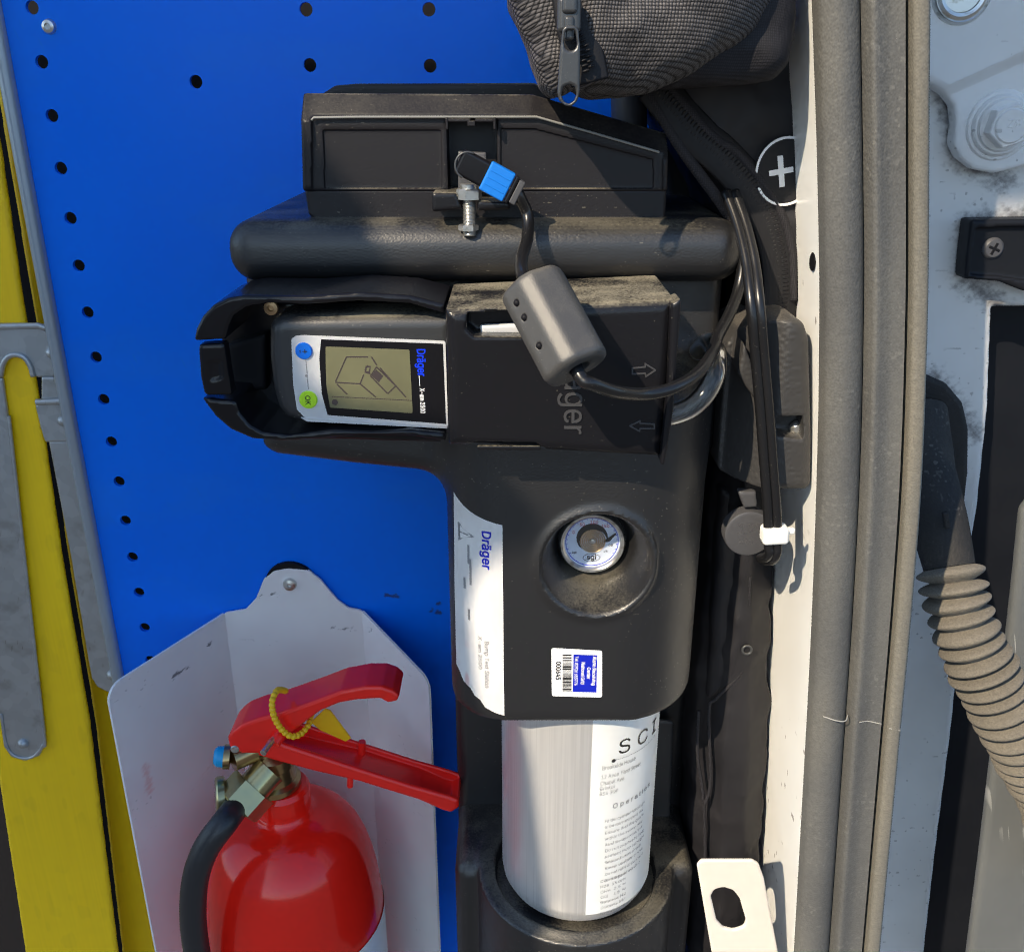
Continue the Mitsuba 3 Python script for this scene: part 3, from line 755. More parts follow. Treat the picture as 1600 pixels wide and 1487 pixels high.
def housing(g):
    x, y, z = g.x, g.y, g.z
    bar = rounded_box_y(x, y, z, BX0, BX1, BZ0, BZ1, -0.170, 0.0, 0.0125)
    sl = rounded_box_y(x, y, z, BX0 + 0.001, BX1 - 0.004, SLZ0, BZ1 - 0.004, -0.146, 0.0, 0.006)
    lw = ext(g, low, -0.172, 0.0, 0.010)
    # column: rounder on its right side
    d2x = np.maximum(CX0 - x, x - CX1)
    cl = sbox(x, y, z, ((CX0 + CX1) / 2, CF / 2, (c_bot - 0.02 + SLZ0 + 0.05) / 2), ((CX1 - CX0) / 2, -CF / 2, (SLZ0 + 0.05 - c_bot + 0.02) / 2), 0.030)
    ax_, ay_ = x - (CX1 - 0.048), (CF + 0.048) - y
    cl = np.maximum(cl, np.where((ax_ > 0) & (ay_ > 0), np.sqrt(ax_ ** 2 + ay_ ** 2) - 0.048, -1))
    cl = smax(cl, c_bot - z, 0.006)
    f = np.minimum(bar, sl)
    f = smin(f, lw, 0.008)
    f = smin(f, cl, 0.016)
    rad = np.sqrt((x - RC) ** 2 + (z - RZ) ** 2)
    ring = np.sqrt((rad - 0.0268) ** 2 + (y - CF - 0.0005) ** 2) - 0.0022
    f = smin(f, ring, 0.004)
    dep = y - CF
    cone = np.maximum((rad - (0.0262 - 0.30 * dep)) * 0.95, dep - 0.0295)
    f = smax(f, -np.minimum(cone, 1), 0.0025)
    # top shelf slopes slightly back and narrows
    tr = np.maximum((BX0 + 0.012) - x - (y + 0.15) * 0.16, -1)
    return f


g = G((BX0 - 0.002, -0.204, c_bot - 0.002), (BX1 + 0.002, 0.0, BZ1 + 0.002), 0.0015)
hm = g.mesh(housing(g))
put('test_station__housing', hm, 'black_moulded', 40)


def on_housing(x, z, lift=0.0003, y_start=-0.215):
    """y of the housing's front at (x, z)."""
    q = V()
    x, z = np.asarray(x, float), np.asarray(z, float)
    y = np.full(x.shape, y_start)
    for _ in range(60):
        q.x, q.y, q.z = x, y, z
        y = y + np.clip(housing(q), -0.002, 0.01) * 0.7
    return y - lift


def drape(m, lift=0.0003):
    """Moves a flat mesh in the xz plane onto the housing."""
    v = np.array(m.vertices)
    th_ = v[:, 1].max() - v[:, 1]
    v[:, 1] = on_housing(v[:, 0], v[:, 2], lift) - th_
    return trimesh.Trimesh(v, m.faces, process=False)


def drape_poly(pg, lift=0.0003, step=0.0025):
    """A sticker: the polygon cut into small triangles and laid on the housing."""
    x0, z0, x1, z1 = pg.bounds
    cells = []
    for i in np.arange(x0, x1, step):
        c = sg.box(i, z0, i + step, z1).intersection(pg)
        for p in getattr(c, 'geoms', [c]):
            if p.geom_type == 'Polygon' and p.area > 1e-10:
                n = max(1, int((p.bounds[3] - p.bounds[1]) / 0.006))
                for k in range(n):
                    q = sg.box(p.bounds[0], p.bounds[1] + (p.bounds[3] - p.bounds[1]) * k / n, p.bounds[2], p.bounds[1] + (p.bounds[3] - p.bounds[1]) * (k + 1) / n).intersection(p)
                    if q.geom_type == 'Polygon' and q.area > 1e-10:
                        cells.append(q)
    ms = []
    for q in cells:
        vv, ff = trimesh.creation.triangulate_polygon(q, engine='earcut')
        ms.append(trimesh.Trimesh(np.stack([vv[:, 0], on_housing(vv[:, 0], vv[:, 1], lift), vv[:, 1]], 1), ff[:, ::-1], process=False))
    m = cat_(*ms)
    m.merge_vertices(digits_vertex=6)
    return m


# big side label
LP = [(709, 768), (713, 775), (719, 783), (726, 791), (734, 798), (743, 804), (753, 809.5), (764, 814), (775, 817.5), (785, 820), (788, 1117), (772, 1112), (758, 1104), (750, 1092), (742, 1086), (735, 1074), (724, 1062), (718, 1046), (713, 1036), (710, 900)]


def front_xz(px, py):
    """(x, z) of the housing's front seen at a pixel."""
    Y = CF
    for _ in range(12):
        p = at(px, py, Y)
        Y = float(on_housing(p[0], p[2], 0.0))
        Y = min(Y, -0.13)
    return at(px, py, Y)


lab = sg.Polygon([tuple(front_xz(*p)[[0, 2]]) for p in LP]).buffer(0)
put('test_station__side_label', drape_poly(lab, 0.0003), 'sticker_white', 30, label='white side label peeling at its lower corner')
DOWN, RIGHT = (0, 0, -1), (1, 0, 0)


def sticker_text(s, h, px, py, bsdf, bold=False, width=None, name='lettering'):
    p = front_xz(px, py)
    m = drape(text(s, h, p, DOWN, RIGHT, 0.0001, bold, width=width), 0.0005)
    put('test_station__side_label__' + name, m, bsdf)


sticker_text('Dräger', 0.0042, 753, 827, 'ink_blue', True, 0.020)
sticker_text('Bump Test Station', 0.0022, 757, 1000, 'ink_grey', False, 0.027)
sticker_text('X-am 2500', 0.0018, 747, 992, 'ink_grey', False, 0.019)
p0 = front_xz(728, 828)
tri = sg.Polygon([(p0[0] - 0.004, p0[2] + 0.003), (p0[0] - 0.004, p0[2] - 0.007), (p0[0] + 0.004, p0[2] - 0.002)])
put('test_station__side_label__warning_sign', drape(cat_(sheet(tri.difference(tri.buffer(-0.0008)), 0, 0.0001), text('!', 0.004, (p0[0] - 0.003, 0, p0[2] - 0.0012), DOWN, RIGHT, 0.0001)), 0.0005), 'ink_grey')
for a, b in (((730, 850), 0.010), ((733, 872), 0.014), ((724, 900), 0.006), ((731, 950), 0.006)):
    p0 = front_xz(*a)
    put('test_station__side_label__printed_line', drape(sheet(sg.box(p0[0], p0[2] - b, p0[0] + 0.0009, p0[2]), 0, 0.0001), 0.0005), 'ink_grey')
# asset sticker
SYF = float(on_housing(*at(900, 1050, CF)[[0, 2]], 0.0)) - 0.0003
stk = poly([(865, 1015), (937, 1019), (937, 1086), (866, 1084)], SYF).buffer(0.0012)
put('test_station__asset_sticker', drape_poly(stk, 0.0004), 'ink_white', 30, label='small white and blue asset sticker with barcode')
blu = poly([(896, 1022), (933, 1023), (932, 1081), (895, 1080)], SYF)
put('test_station__asset_sticker__blue_field', drape_poly(blu, 0.0006), 'ink_blue', 30)


def asset_text(s, h, px, py, bsdf, width):
    p = at(px, py, SYF)
    put('test_station__asset_sticker__lettering', drape(text(s, h, p, DOWN, RIGHT, 0.0001, True, width=width), 0.0008), bsdf)


asset_text('Alarm Receiving', 0.0018, 926.5, 1024, 'ink_white', 0.0170)
asset_text('Center', 0.0018, 917.5, 1041, 'ink_white', 0.0068)
asset_text('National Grid', 0.0018, 908.5, 1033, 'ink_white', 0.0128)
asset_text('Tel: 01926 653776', 0.0016, 898.5, 1024, 'ink_white', 0.0168)
asset_text('000645', 0.0023, 869, 1032, 'ink_black', 0.0105)
rng = random.Random(5)
bars, yy = [], 1022.0
while yy < 1078:
    w = rng.choice([0.9, 0.9, 1.8, 2.6])
    bars.append(poly([(879, yy), (893, yy), (893, yy + w), (879, yy + w)], SYF))
    yy += w + rng.choice([1.0, 1.4, 2.2])
put('test_station__asset_sticker__barcode', drape(cat_(*[sheet(b, 0, 0.0001) for b in bars]), 0.0006), 'ink_black')
# dial
GYF = CF + 0.0250
gx, gz = RC - 0.0005, RZ - 0.0
tag('test_station__dial', 'round pressure dial with pale blue face')
go = np.array([gx, GYF, gz])
put('test_station__dial__face', lathe([(0, 0.0), (0.0142, 0.0), (0.0142, -0.004), (0, -0.004)], go, n=64), 'gauge_face', 30)
put('test_station__dial__bezel', lathe([(0.0140, -0.002), (0.0140, 0.0022), (0.0148, 0.0030), (0.0158, 0.0030), (0.0166, 0.0015), (0.0166, -0.004)], go, n=64), 'zinc', 40)
ring = lambda r0, r1: sg.Point(gx, gz).buffer(r1, 40).difference(sg.Point(gx, gz).buffer(r0, 40))
put('test_station__dial__scale_ring', sheet(ring(0.0130, 0.0133), GYF - 0.0003, GYF), 'ink_blue')
put('test_station__dial__hub_ring', sheet(sg.Point(gx + 0.0, gz + 0.0022).buffer(0.0078, 40).difference(sg.Point(gx + 0.0006, gz + 0.0002).buffer(0.0068, 40)), GYF - 0.0004, GYF), 'ink_black')
put('test_station__dial__coil', cat_(*[lathe([(r, 0.0), (r, 0.0008), (r + 0.0003, 0.0010), (r + 0.0006, 0.0008), (r + 0.0006, 0.0)], go + [0.0003, 0, 0.0006], n=36) for r in np.arange(0.0008, 0.0065, 0.0010)]), 'copper', 30)
put('test_station__dial__hub', lathe([(0, 0.0018), (0.0012, 0.0014), (0.0016, 0), (0, 0)], go + [0.0003, 0, 0.0006], n=24), 'zinc', 30)
put('test_station__dial__pointer', sheet(sg.Polygon([(gx + 0.006, gz + 0.0005), (gx + 0.0115, gz + 0.0048), (gx + 0.0085, gz + 0.0008)]).buffer(0.0003), GYF - 0.0009, GYF - 0.0006), 'ink_black')
put('test_station__dial__lettering', text('sgi', 0.0026, (gx, GYF, gz - 0.0088), center=True, bold=True), 'ink_black')
put('test_station__dial__oval', sheet(shapely.affinity.scale(sg.Point(gx, gz - 0.0088).buffer(0.0022, 24), 2.0, 1).difference(shapely.affinity.scale(sg.Point(gx, gz - 0.0088).buffer(0.0020, 24), 2.05, 1)), GYF - 0.0002, GYF), 'ink_black')
ms = []
for k, (s, a) in enumerate((('0', 150), ('50', 118), ('100', 86), ('150', 54))):
    ms.append(text(s, 0.0016, (gx + 0.0108 * math.cos(math.radians(a)), GYF, gz + 0.0108 * math.sin(math.radians(a))), center=True))
put('test_station__dial__numerals', cat_(*ms), 'ink_red')
tk = [strip((0, 0), (1, 1), 0.0001, 0)] * 0
for a in np.radians(np.arange(-30, 211, 12)):
    c, s = math.cos(a), math.sin(a)
    tk.append(sheet(sg.LineString([(gx + 0.0122 * c, gz + 0.0122 * s), (gx + 0.0130 * c, gz + 0.0130 * s)]).buffer(0.00012), GYF - 0.0003, GYF))
put('test_station__dial__ticks', cat_(*tk), 'ink_blue')
put('test_station__dial__marking', cat_(text('bar', 0.0013, (gx - 0.0085, GYF, gz - 0.0058), center=True), text('psi', 0.0013, (gx + 0.0095, GYF, gz - 0.0018), center=True), text('1%', 0.0010, (gx + 0.0070, GYF, gz - 0.0052), center=True)), 'ink_black')
put('test_station__dial__glass', lathe([(0, 0.0022), (0.0141, 0.0022)], go, n=48), 'gauge_glass', False)
# spine, base and cup that hold the cylinder
AX = np.array([at(905, 1140, -0.14)[0], -0.14, 0])
CB = 1.30 - 0.452
sx0, sx1 = at(716, 1300, -0.085)[0], at(1062, 1300, -0.085)[0]
put('test_station__spine', rbox(((sx0 + sx1) / 2, -0.0425, (c_bot + CB) / 2 - 0.05), (sx1 - sx0, 0.085, c_bot - CB + 0.20), 0.008, sub=2), 'black_moulded', 40)
g = G((sx0 - 0.004, -0.204, CB - 0.16), (sx1 + 0.004, -0.0, CB + 0.02), 0.0018)
q = np.sqrt((g.x - AX[0]) ** 2 + (g.y - AX[1]) ** 2)
f1 = np.maximum(q - 0.0575, np.maximum(g.z - (CB + 0.0), CB - 0.15 - g.z))
f2 = rounded_box_y(g.x, g.y, g.z, sx0 + 0.004, sx1 - 0.004, CB - 0.15, CB + 0.0, -0.14, -0.05, 0.006)
fb = smin(f1, f2, 0.004) - 0.003
cav = np.maximum(q - 0.0495, CB - 0.004 - g.z)
fb = smax(fb, -cav, 0.003)
put('test_station__base_cup', g.mesh(fb), 'black_moulded', 40)
put('test_station__side_tab', plate(poly([(1000, 1120), (1052, 1125), (1046, 1276), (1040, 1282), (1000, 1270)], -0.095, 0.001), -0.097, -0.094, 0.001, 0.0009), 'holder_plastic', 35, label='grey flat tab beside the gas cylinder')

# ------------------------------------------------------------------ gas cylinder
CR = 0.0455
tag('gas_cylinder', 'silver aluminium gas cylinder with white paper label, hanging in the test station', 'gas cylinder')
put('gas_cylinder__body', lathe([(0, 0), (CR - 0.008, 0), (CR - 0.003, 0.002), (CR - 0.0005, 0.007), (CR, 0.012), (CR, 0.22), (0, 0.22)], (AX[0], AX[1], CB), (0, 0, 1), 96), 'aluminium', 40)


def cyl(a, z, r=CR + 0.0003):
    """Point of the cylinder's wall: a metres to the right of its front line."""
    t = a / CR
    return np.stack([AX[0] + r * np.sin(t), AX[1] - r * np.cos(t), z + 0 * t], -1)


lz1, lz0 = c_bot + 0.03, CB + 0.010
t = np.linspace(CR * math.radians(4), CR * math.radians(125), 40)
put('gas_cylinder__label', loft([cyl(t, np.full(40, z)) for z in np.linspace(lz1, lz0, 12)]), 'paper', True)


def cyl_text(s, h, a, z, bsdf, bold=False, width=None, slant=0.0):
    m = meshkit.text_mesh(s, h, 0.0001, bold)
    m = m.subdivide() if h > 0.004 else m
    v = np.array(m.vertices)
    if width:
        v[:, 0] *= width / v[:, 0].max()
    w = cyl(a + v[:, 0], z + v[:, 1], CR + 0.0006)
    put('gas_cylinder__label__lettering', trimesh.Trimesh(w, m.faces, process=False), bsdf)


def cyl_at(px, py):
    p = at(px, py, -0.182)
    for _ in range(12):
        s = np.clip((p[0] - AX[0]) / CR, -0.999, 0.999)
        p = at(px, py, AX[1] - CR * math.sqrt(1 - s * s))
    return CR * math.asin(np.clip((p[0] - AX[0]) / CR, -1, 1)), p[2]


for s, px, py, h, b, wd in (('S C I', 964, 1178, 0.0090, False, 0.032), ('Brookside House', 940, 1202, 0.0026, False, 0.021), ('12 Avon Yard Street', 938, 1216, 0.0026, False, 0.026), ('Chapel Ave.', 937, 1226, 0.0026, False, 0.015), ('Bristol', 936, 1234, 0.0024, False, 0.009), ('BS4 3QP', 936, 1242, 0.0024, False, 0.011),
                            ('O p e r a t i o n', 956, 1262, 0.0032, True, 0.030)):
    a, z = cyl_at(px, py)
    cyl_text(s, h, a, z, 'ink_grey' if h < 0.008 else 'ink_black', b, wd)
rng = random.Random(3)
wordsA = ['Fit the cylinder hand tight', 'to the valve and check seal', 'Ensure that the gas is', 'within the expiry date', 'Read the data sheet first', 'Do not expose to heat', 'protect from sunlight', 'Release in open air only', 'Keep upright in use', 'Do not refill or puncture', 'Store below 50 degrees C']
for k, s in enumerate(wordsA):
    a, z = cyl_at(944, 1284 + k * 9.2)
    cyl_text(s, 0.0020, a, z, 'ink_grey', False, 0.030 - 0.004 * rng.random())
for k, s in enumerate(['CO   50 ppm', 'H2S  15 ppm', 'CH4  2.5 %', 'O2   18 %', 'Balance N2', 'Contents 58 l', 'Pressure 34 bar']):
    a, z = cyl_at(937, 1378 + k * 8.2)
    cyl_text(s, 0.0019, a, z, 'ink_grey', False, 0.017)
a, z = cyl_at(958, 1187)
put('gas_cylinder__label__rule', loft([cyl(np.linspace(a, a + 0.036, 20), np.full(20, z + d), CR + 0.0006) for d in (0.0003, 0)]), 'ink_grey', True)
put('gas_cylinder__label__dot', trimesh.Trimesh(cyl(np.array([a + 0.0012 * math.cos(k) for k in np.arange(16) * math.pi / 8]), np.array([z + 0.0012 * math.sin(k) for k in np.arange(16) * math.pi / 8]), CR + 0.0007), [[0, k + 1, k] for k in range(1, 15)], process=False), 'ink_black')

# ------------------------------------------------------------------ cradle of the station
KF = -0.224
tag('test_station__cradle', 'black plastic cradle with moulded arrows that grips the gas detector')
kp = poly([(695, 484), (1056, 468), (1034, 716), (700, 698)], KF, 0.001)
wnd = poly([(729, 489), (840, 486), (840, 527), (740, 526), (729, 514)], KF, 0.0015)
ntc = poly([(731, 720), (731, 700), (742, 690), (838, 692), (853, 703), (857, 722)], KF, 0.001)


def cradle_cut(g, f):
    f = np.maximum(f, -ext(g, wnd, KF - 0.01, KF + 0.012, 0.0005))
    f = np.maximum(f, -ext(g, ntc, KF - 0.01, KF + 0.006, 0.0005))
    # front rolls back at the top edge
    return f


put('test_station__cradle__cover', plate(kp, KF, -0.165, 0.0048, 0.0008, cradle_cut), 'black_satin', 35)
put('test_station__cradle__end_flange', plate(poly([(1046, 472), (1062, 463), (1062, 475), (1050, 640), (1037, 722), (1030, 722), (1042, 600)], KF, 0.0005), KF - 0.004, KF + 0.010, 0.0012, 0.0007), 'black_satin', 35)
put('test_station__cradle__strut', plate(poly([(748, 508), (835, 504), (835, 523), (752, 524)], KF + 0.008, 0.001), KF + 0.008, KF + 0.011, 0.001, 0.0008), 'label_grey', 30, label='pale strip seen through the slot in the cradle')
put('test_station__cradle__slot_bar', rbox(at(795, 699, KF + 0.003), (0.027, 0.002, 0.002), 0.0006), 'black_satin', 30)
pr('relief_glint', (0.045, 0.045, 0.048), 0.3, 0.6)  # paler than the cradle: glint on the raised marks put into the colour
for w in ([(988, 575), (1008, 573), (1008, 568), (1024, 578), (1009, 588), (1008, 583), (988, 584)], [(1022, 662), (1000, 661), (1000, 657), (984, 665), (999, 673), (1000, 669), (1022, 669)]):
    a = poly(w, KF)
    put('test_station__cradle__arrow', sheet(a.buffer(0.0003).difference(a.buffer(-0.0003)), KF - 0.0006, KF + 0.001), 'relief_glint')
eh = at(900, 622, KF)
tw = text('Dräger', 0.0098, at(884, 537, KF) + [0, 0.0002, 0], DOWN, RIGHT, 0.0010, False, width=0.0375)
put('test_station__cradle__raised_lettering', tw, 'relief_glint')
AF = -0.214
tr_o = [(338, 470), (365, 460), (480, 462), (700, 462), (700, 690), (500, 690), (400, 690), (350, 660)]
put('test_station__cradle__tray', plate(poly([(345, 478), (365, 466), (480, 468), (700, 464), (700, 690), (500, 684), (410, 684), (352, 650)], -0.176), -0.178, -0.150, 0.002, 0.0012), 'black_gloss', 35)
ua = poly([(303, 533), (306, 515), (316, 495), (333, 477), (356, 466), (380, 462), (480, 463), (560, 457), (640, 462), (694, 475), (694, 490), (640, 474), (560, 470), (480, 476), (420, 474), (385, 480), (364, 494), (357, 510), (352, 530)], AF)
put('test_station__cradle__upper_arm', plate(ua, AF, -0.172, 0.0012, 0.0008), 'black_gloss', 35)
la = poly([(315, 622), (340, 625), (368, 627), (374, 645), (390, 664), (410, 675), (450, 680), (520, 672), (580, 675), (640, 672), (696, 677), (696, 690), (640, 681), (560, 680), (500, 686), (440, 689), (395, 686), (360, 671), (336, 650)], AF)
put('test_station__cradle__lower_arm', plate(la, AF, -0.172, 0.0012, 0.0008), 'black_gloss', 35)
put('test_station__cradle__latch', plate(poly([(310, 539), (350, 537), (356, 580), (362, 618), (320, 618), (313, 590)], AF, 0.0008), AF, AF + 0.008, 0.001, 0.0008, lambda g, f: np.maximum(f, -ext(g, poly([(326, 566), (345, 565), (347, 592), (329, 594)], AF), AF - 0.01, AF + 0.0008, 0.0003))), 'black_gloss', 35)
put('test_station__cradle__latch_finger', plate(poly([(352, 540), (415, 520), (415, 610), (362, 616)], -0.186), -0.186, -0.176, 0.002, 0.001), 'black_deep', 35)
put('test_station__cradle__screw', cat_(lathe([(0.0012, 0.0004), (0.0014, 0.0016), (0.0030, 0.0014), (0.0034, 0), (0, 0)], at(424, 481, -0.186))), 'copper', 30)
put('test_station__cradle__tube_port', lathe([(0, -0.001), (0.005, -0.001), (0.006, 0.001), (0.007, 0.0), (0.007, -0.01)], at(1090, 555, -0.146)), 'black_moulded', 35)

# ------------------------------------------------------------------ gas detector
NF = -0.210
tag('gas_detector', 'small black gas detector with olive screen, blue and green buttons, lying in the cradle', 'gas detector')
det = poly([(418, 512), (424, 502), (438, 495), (520, 493), (712, 491), (712, 683), (560, 671), (468, 664), (446, 657), (432, 640), (424, 610), (418, 560)], NF, 0.002)
put('gas_detector__case', plate(det, NF + 0.0006, -0.180, 0.0058, 0.0009), 'detector_grey', 40)
lb = poly([(455, 530), (462, 525), (474, 524), (696, 533), (700, 667), (490, 656), (476, 652), (464, 640), (458, 600)], NF, 0.001)
put('gas_detector__face_label', sheet(lb, NF, NF + 0.0012), 'label_grey')
put('gas_detector__window', sheet(poly([(502, 530), (692, 537), (697, 662), (512, 648), (503, 615), (499, 560)], NF), NF - 0.0003, NF + 0.0008), 'black_gloss')
put('gas_detector__window_rim', sheet(poly([(470, 652), (698, 665), (699, 669), (480, 658)], NF), NF - 0.0004, NF + 0.0006), 'label_grey')
put('gas_detector__screen', sheet(poly([(509, 541), (640, 546), (645, 645), (516, 636), (510, 600)], NF, 0.0006), NF - 0.0006, NF), 'lcd')
S = NF - 0.0006
c = lambda zx, zy: (290 + zx / 3.721, 420 + zy / 3.721)
dr_l = [((935, 512), (1060, 512)), ((935, 512), (872, 655)), ((872, 660), (1015, 668)), ((1015, 668), (1035, 615)), ((880, 670), (940, 730)), ((1015, 668), (1105, 745)), ((1080, 510), (1112, 560)), ((1075, 622), (1110, 570)), ((1110, 570), (1222, 680)), ((1075, 622), (1172, 722)), ((1222, 680), (1175, 725)), ((1130, 575), (1280, 745)), ((1042, 590), (1060, 560)), ((1042, 600), (1075, 610))]
put('gas_detector__screen__pictogram', cat_(*[strip(c(*a), c(*b), 0.0005, S) for a, b in dr_l], sheet(poly([c(1080, 620), c(1108, 585), c(1150, 622), c(1125, 660)], S), S - 0.0002, S), sheet(poly([c(1045, 565), c(1078, 565), c(1072, 605), c(1042, 600)], S).difference(poly([c(1053, 573), c(1070, 573), c(1065, 597), c(1050, 594)], S)), S - 0.0002, S), sheet(disc(290 + 868 / 3.72, 420 + 775 / 3.72, 0.0013, S), S - 0.0002, S)), 'lcd_ink')
put('gas_detector__screen__rule', strip(c(850, 742), c(1318, 765), 0.00025, S), 'lcd_ink')
bb = at(475, 548, NF)
put('gas_detector__button', lathe([(0, 0.0012), (0.0033, 0.0011), (0.0036, 0.0006), (0.0036, 0), (0, 0)], bb), 'button_blue', 30, label='round blue plus button')
put('gas_detector__button__mark', cat_(text('+', 0.0028, bb + [0.0006, -0.0012, 0], DOWN, RIGHT, center=True), text('-', 0.0024, bb + [-0.0014, -0.0012, 0.0], DOWN, RIGHT, center=True)), 'ink_black')
gb = at(482, 624, NF)
put('gas_detector__button', lathe([(0, 0.0012), (0.0036, 0.0011), (0.0039, 0.0006), (0.0039, 0), (0, 0)], gb), 'button_green', 30, label='round lime green OK button')
put('gas_detector__button_001__mark', text('OK', 0.0022, gb + [0, -0.0012, 0], DOWN, RIGHT, center=True), 'ink_black')
put('gas_detector__face_label__line', cat_(strip((478, 564), (480, 584), 0.0003, NF), strip((480, 590), (482, 608), 0.0003, NF), sheet(disc(479, 587, 0.0006, NF), NF - 0.0003, NF)), 'ink_grey')
put('gas_detector__lettering', text('Dräger', 0.0035, at(651.5, 544, NF) + [0, -0.0003, 0], DOWN, RIGHT, 0.0003, True, width=0.0118), 'ink_bright_blue')
put('gas_detector__lettering', text('X-am 2500', 0.0020, at(656, 606, NF) + [0, -0.0003, 0], DOWN, RIGHT, 0.0003, True, width=0.0112), 'ink_white')
put('gas_detector__window__line', cat_(strip((655, 587), (656, 603), 0.0003, NF - 0.0003)), 'ink_white')

# ------------------------------------------------------------------ black equipment box on top of the station
BF = -0.156
tag('equipment_box', 'black plastic box with recessed front standing on top of the test station', 'box')
ob = poly([(468, 146), (832, 148), (1046, 210), (1044, 300), (472, 300)], BF, 0.001)
ba = poly([(473, 296), (1044, 296), (1042, 340), (1036, 347), (492, 347), (480, 337)], BF, 0.0012)
rec = poly([(487, 183), (838, 183), (920, 206), (1036, 240), (1036, 300), (487, 300)], BF, 0.0012)
pl_ = poly([(503, 203), (688, 203), (690, 296), (506, 296)], BF)
pr_ = poly([(782, 202), (836, 202), (1022, 250), (1022, 296), (782, 296)], BF)
slt = poly([(696, 184), (777, 184), (776, 300), (700, 300)], BF)


obx = poly([(100, 146), (832, 148), (1046, 210), (1300, 284), (1300, 600), (100, 600)], BF)


def box_cut(g, f):
    e = -psdf(g.x, g.z, obx)
    f = np.maximum(f, (BF + (0.0112 - e) * 0.7 - g.y) * 0.82)
    f = np.maximum(f, -ext(g, rec, BF - 0.01, BF + 0.0022, 0.0003))
    f = np.maximum(f, -ext(g, pl_, BF - 0.01, BF + 0.0036, 0.0003))
    f = np.maximum(f, -ext(g, pr_, BF - 0.01, BF + 0.0036, 0.0003))
    f = np.maximum(f, -ext(g, slt, BF - 0.01, BF + 0.014, 0.0003))
    inner = poly([(476, 60), (1040, 60), (1036, 226), (832, 168), (476, 168)], BF).buffer(0.0)
    return np.maximum(f, -ext(g, inner, BF + 0.014, BF + 0.080, 0.001))


put('equipment_box__body', plate(ob, BF, BF + 0.088, 0.0022, 0.00085, box_cut), 'black_box', 35)
put('equipment_box__base', plate(ba, BF + 0.0030, BF + 0.086, 0.0009, 0.0009), 'black_box', 35)
for px_, w in ((699, 0.0012), (737, 0.0035), (773, 0.0012)):
    put('equipment_box__rib', rbox(at(px_, 193, BF + 0.001), (w, 0.008, 0.0050 if w < 0.002 else 0.0022), 0.0004), 'black_box')
put('equipment_box__rib', rbox(at(718, 188, BF + 0.001), (0.010, 0.007, 0.0014), 0.0004), 'black_box')
put('equipment_box__rib', rbox(at(757, 188, BF + 0.001), (0.008, 0.007, 0.0014), 0.0004), 'black_box')
put('equipment_box__back_rim', plate(poly([(500, 150), (525, 134), (560, 131), (835, 130), (860, 145), (860, 200), (500, 200)], BF + 0.082, 0.001), BF + 0.078, BF + 0.088, 0.0015, 0.001), 'black_box', 35)
pr('edge_glint', (0.20, 0.20, 0.19), 0.35, 0.6)  # pale grey: the sun highlight along the bezel edge put into the colour
put('equipment_box__rim_glint_bead', tube([at(x, y, BF + 0.0003) for x, y in ((487, 188), (490, 184), (560, 183), (838, 183), (920, 206), (975, 222), (1030, 238))], 0.00055, 8), 'edge_glint', True)
tag('clamp_bolt', 'zinc plated hex bolt with black clamp wings in front of the black box', 'bolt')
BFB = BF - 0.012
put('clamp_bolt__plate', plate(poly([(716, 236), (760, 238), (760, 300), (716, 302)], BF + 0.002, 0.0005), BF - 0.0005, BF + 0.003, 0.0006, 0.0006), 'cap_grey', 30)
put('clamp_bolt__wing', plate(poly([(676, 300), (714, 300), (722, 326), (676, 330)], BFB, 0.0008), BFB - 0.004, BF + 0.001, 0.001, 0.0007), 'black_satin', 35)
put('clamp_bolt__wing', plate(poly([(746, 312), (797, 313), (798, 326), (746, 328)], BFB, 0.0008), BFB - 0.004, BF + 0.001, 0.001, 0.0007), 'black_satin', 35)
bt, bb_ = at(733, 302, BFB - 0.001), at(732, 358, BFB - 0.001)
put('clamp_bolt__head', cat_(prism(6, 0.0058, 0.0045, bt + [0, 0, -0.0025], (0, 0, 1), (1, 0.3, 0), 0.0006), lathe([(0, 0), (0.0040, 0), (0.0040, 0.002), (0, 0.002)], bt + [0, 0, 0.0018], (0, 0, 1))), 'zinc', 25)
st = [(0, 0)]
for k in np.arange(0, 0.0155, 0.0006):
    st += [(0.0030, k), (0.0026, k + 0.0003)]
put('clamp_bolt__shank', lathe(st + [(0, 0.0155)], bt + [0, 0, -0.0180], (0, 0, 1), 24), 'zinc', 20)
put('clamp_bolt__nut', prism(6, 0.0045, 0.0025, bb_ + [0, 0, -0.0005], (0, 0, 1), None, 0.0004), 'zinc', 25)

# ------------------------------------------------------------------ charging cable with inline adapter
tag('charging_cable', 'black charging cable with blue-sleeved plug and grey inline adapter hanging across the station', 'cable')
PYF = BF - 0.022
pa, pb2 = at(738, 262, PYF), at(800, 296, PYF)
dx = (pb2 - pa) / np.linalg.norm(pb2 - pa)
Rp = frame((0, 0, 0), dx, (0, -1, 0))
rot = lambda m, o: (m.apply_transform(Rp), m.apply_translation(o))[0]
put('charging_cable__plug', rot(cat_(rbox((0, 0, 0), (0.0040, 0.0110, 0.016), 0.0015, sub=2)), pa + dx * 0.0015), 'black_gloss', 35)
put('charging_cable__plug_rim', tube([*(lambda A: [pa + dx * 0.0015 + Rp[:3, 1] * 0.0054 * math.cos(a) * (1 if True else 0) + dx * (-0.0035 + 0.0054 * -abs(math.sin(a))) - np.array([0, 0.0018, 0]) for a in A])(np.linspace(0, math.pi, 14))], 0.0005, 8), 'zip_metal', True)
put('charging_cable__sleeve', rot(rbox((0, 0, 0), (0.0058, 0.0128, 0.0115), 0.0008), pa + dx * 0.0120), 'sleeve_blue', 30, label='bright blue sleeve on the plug')
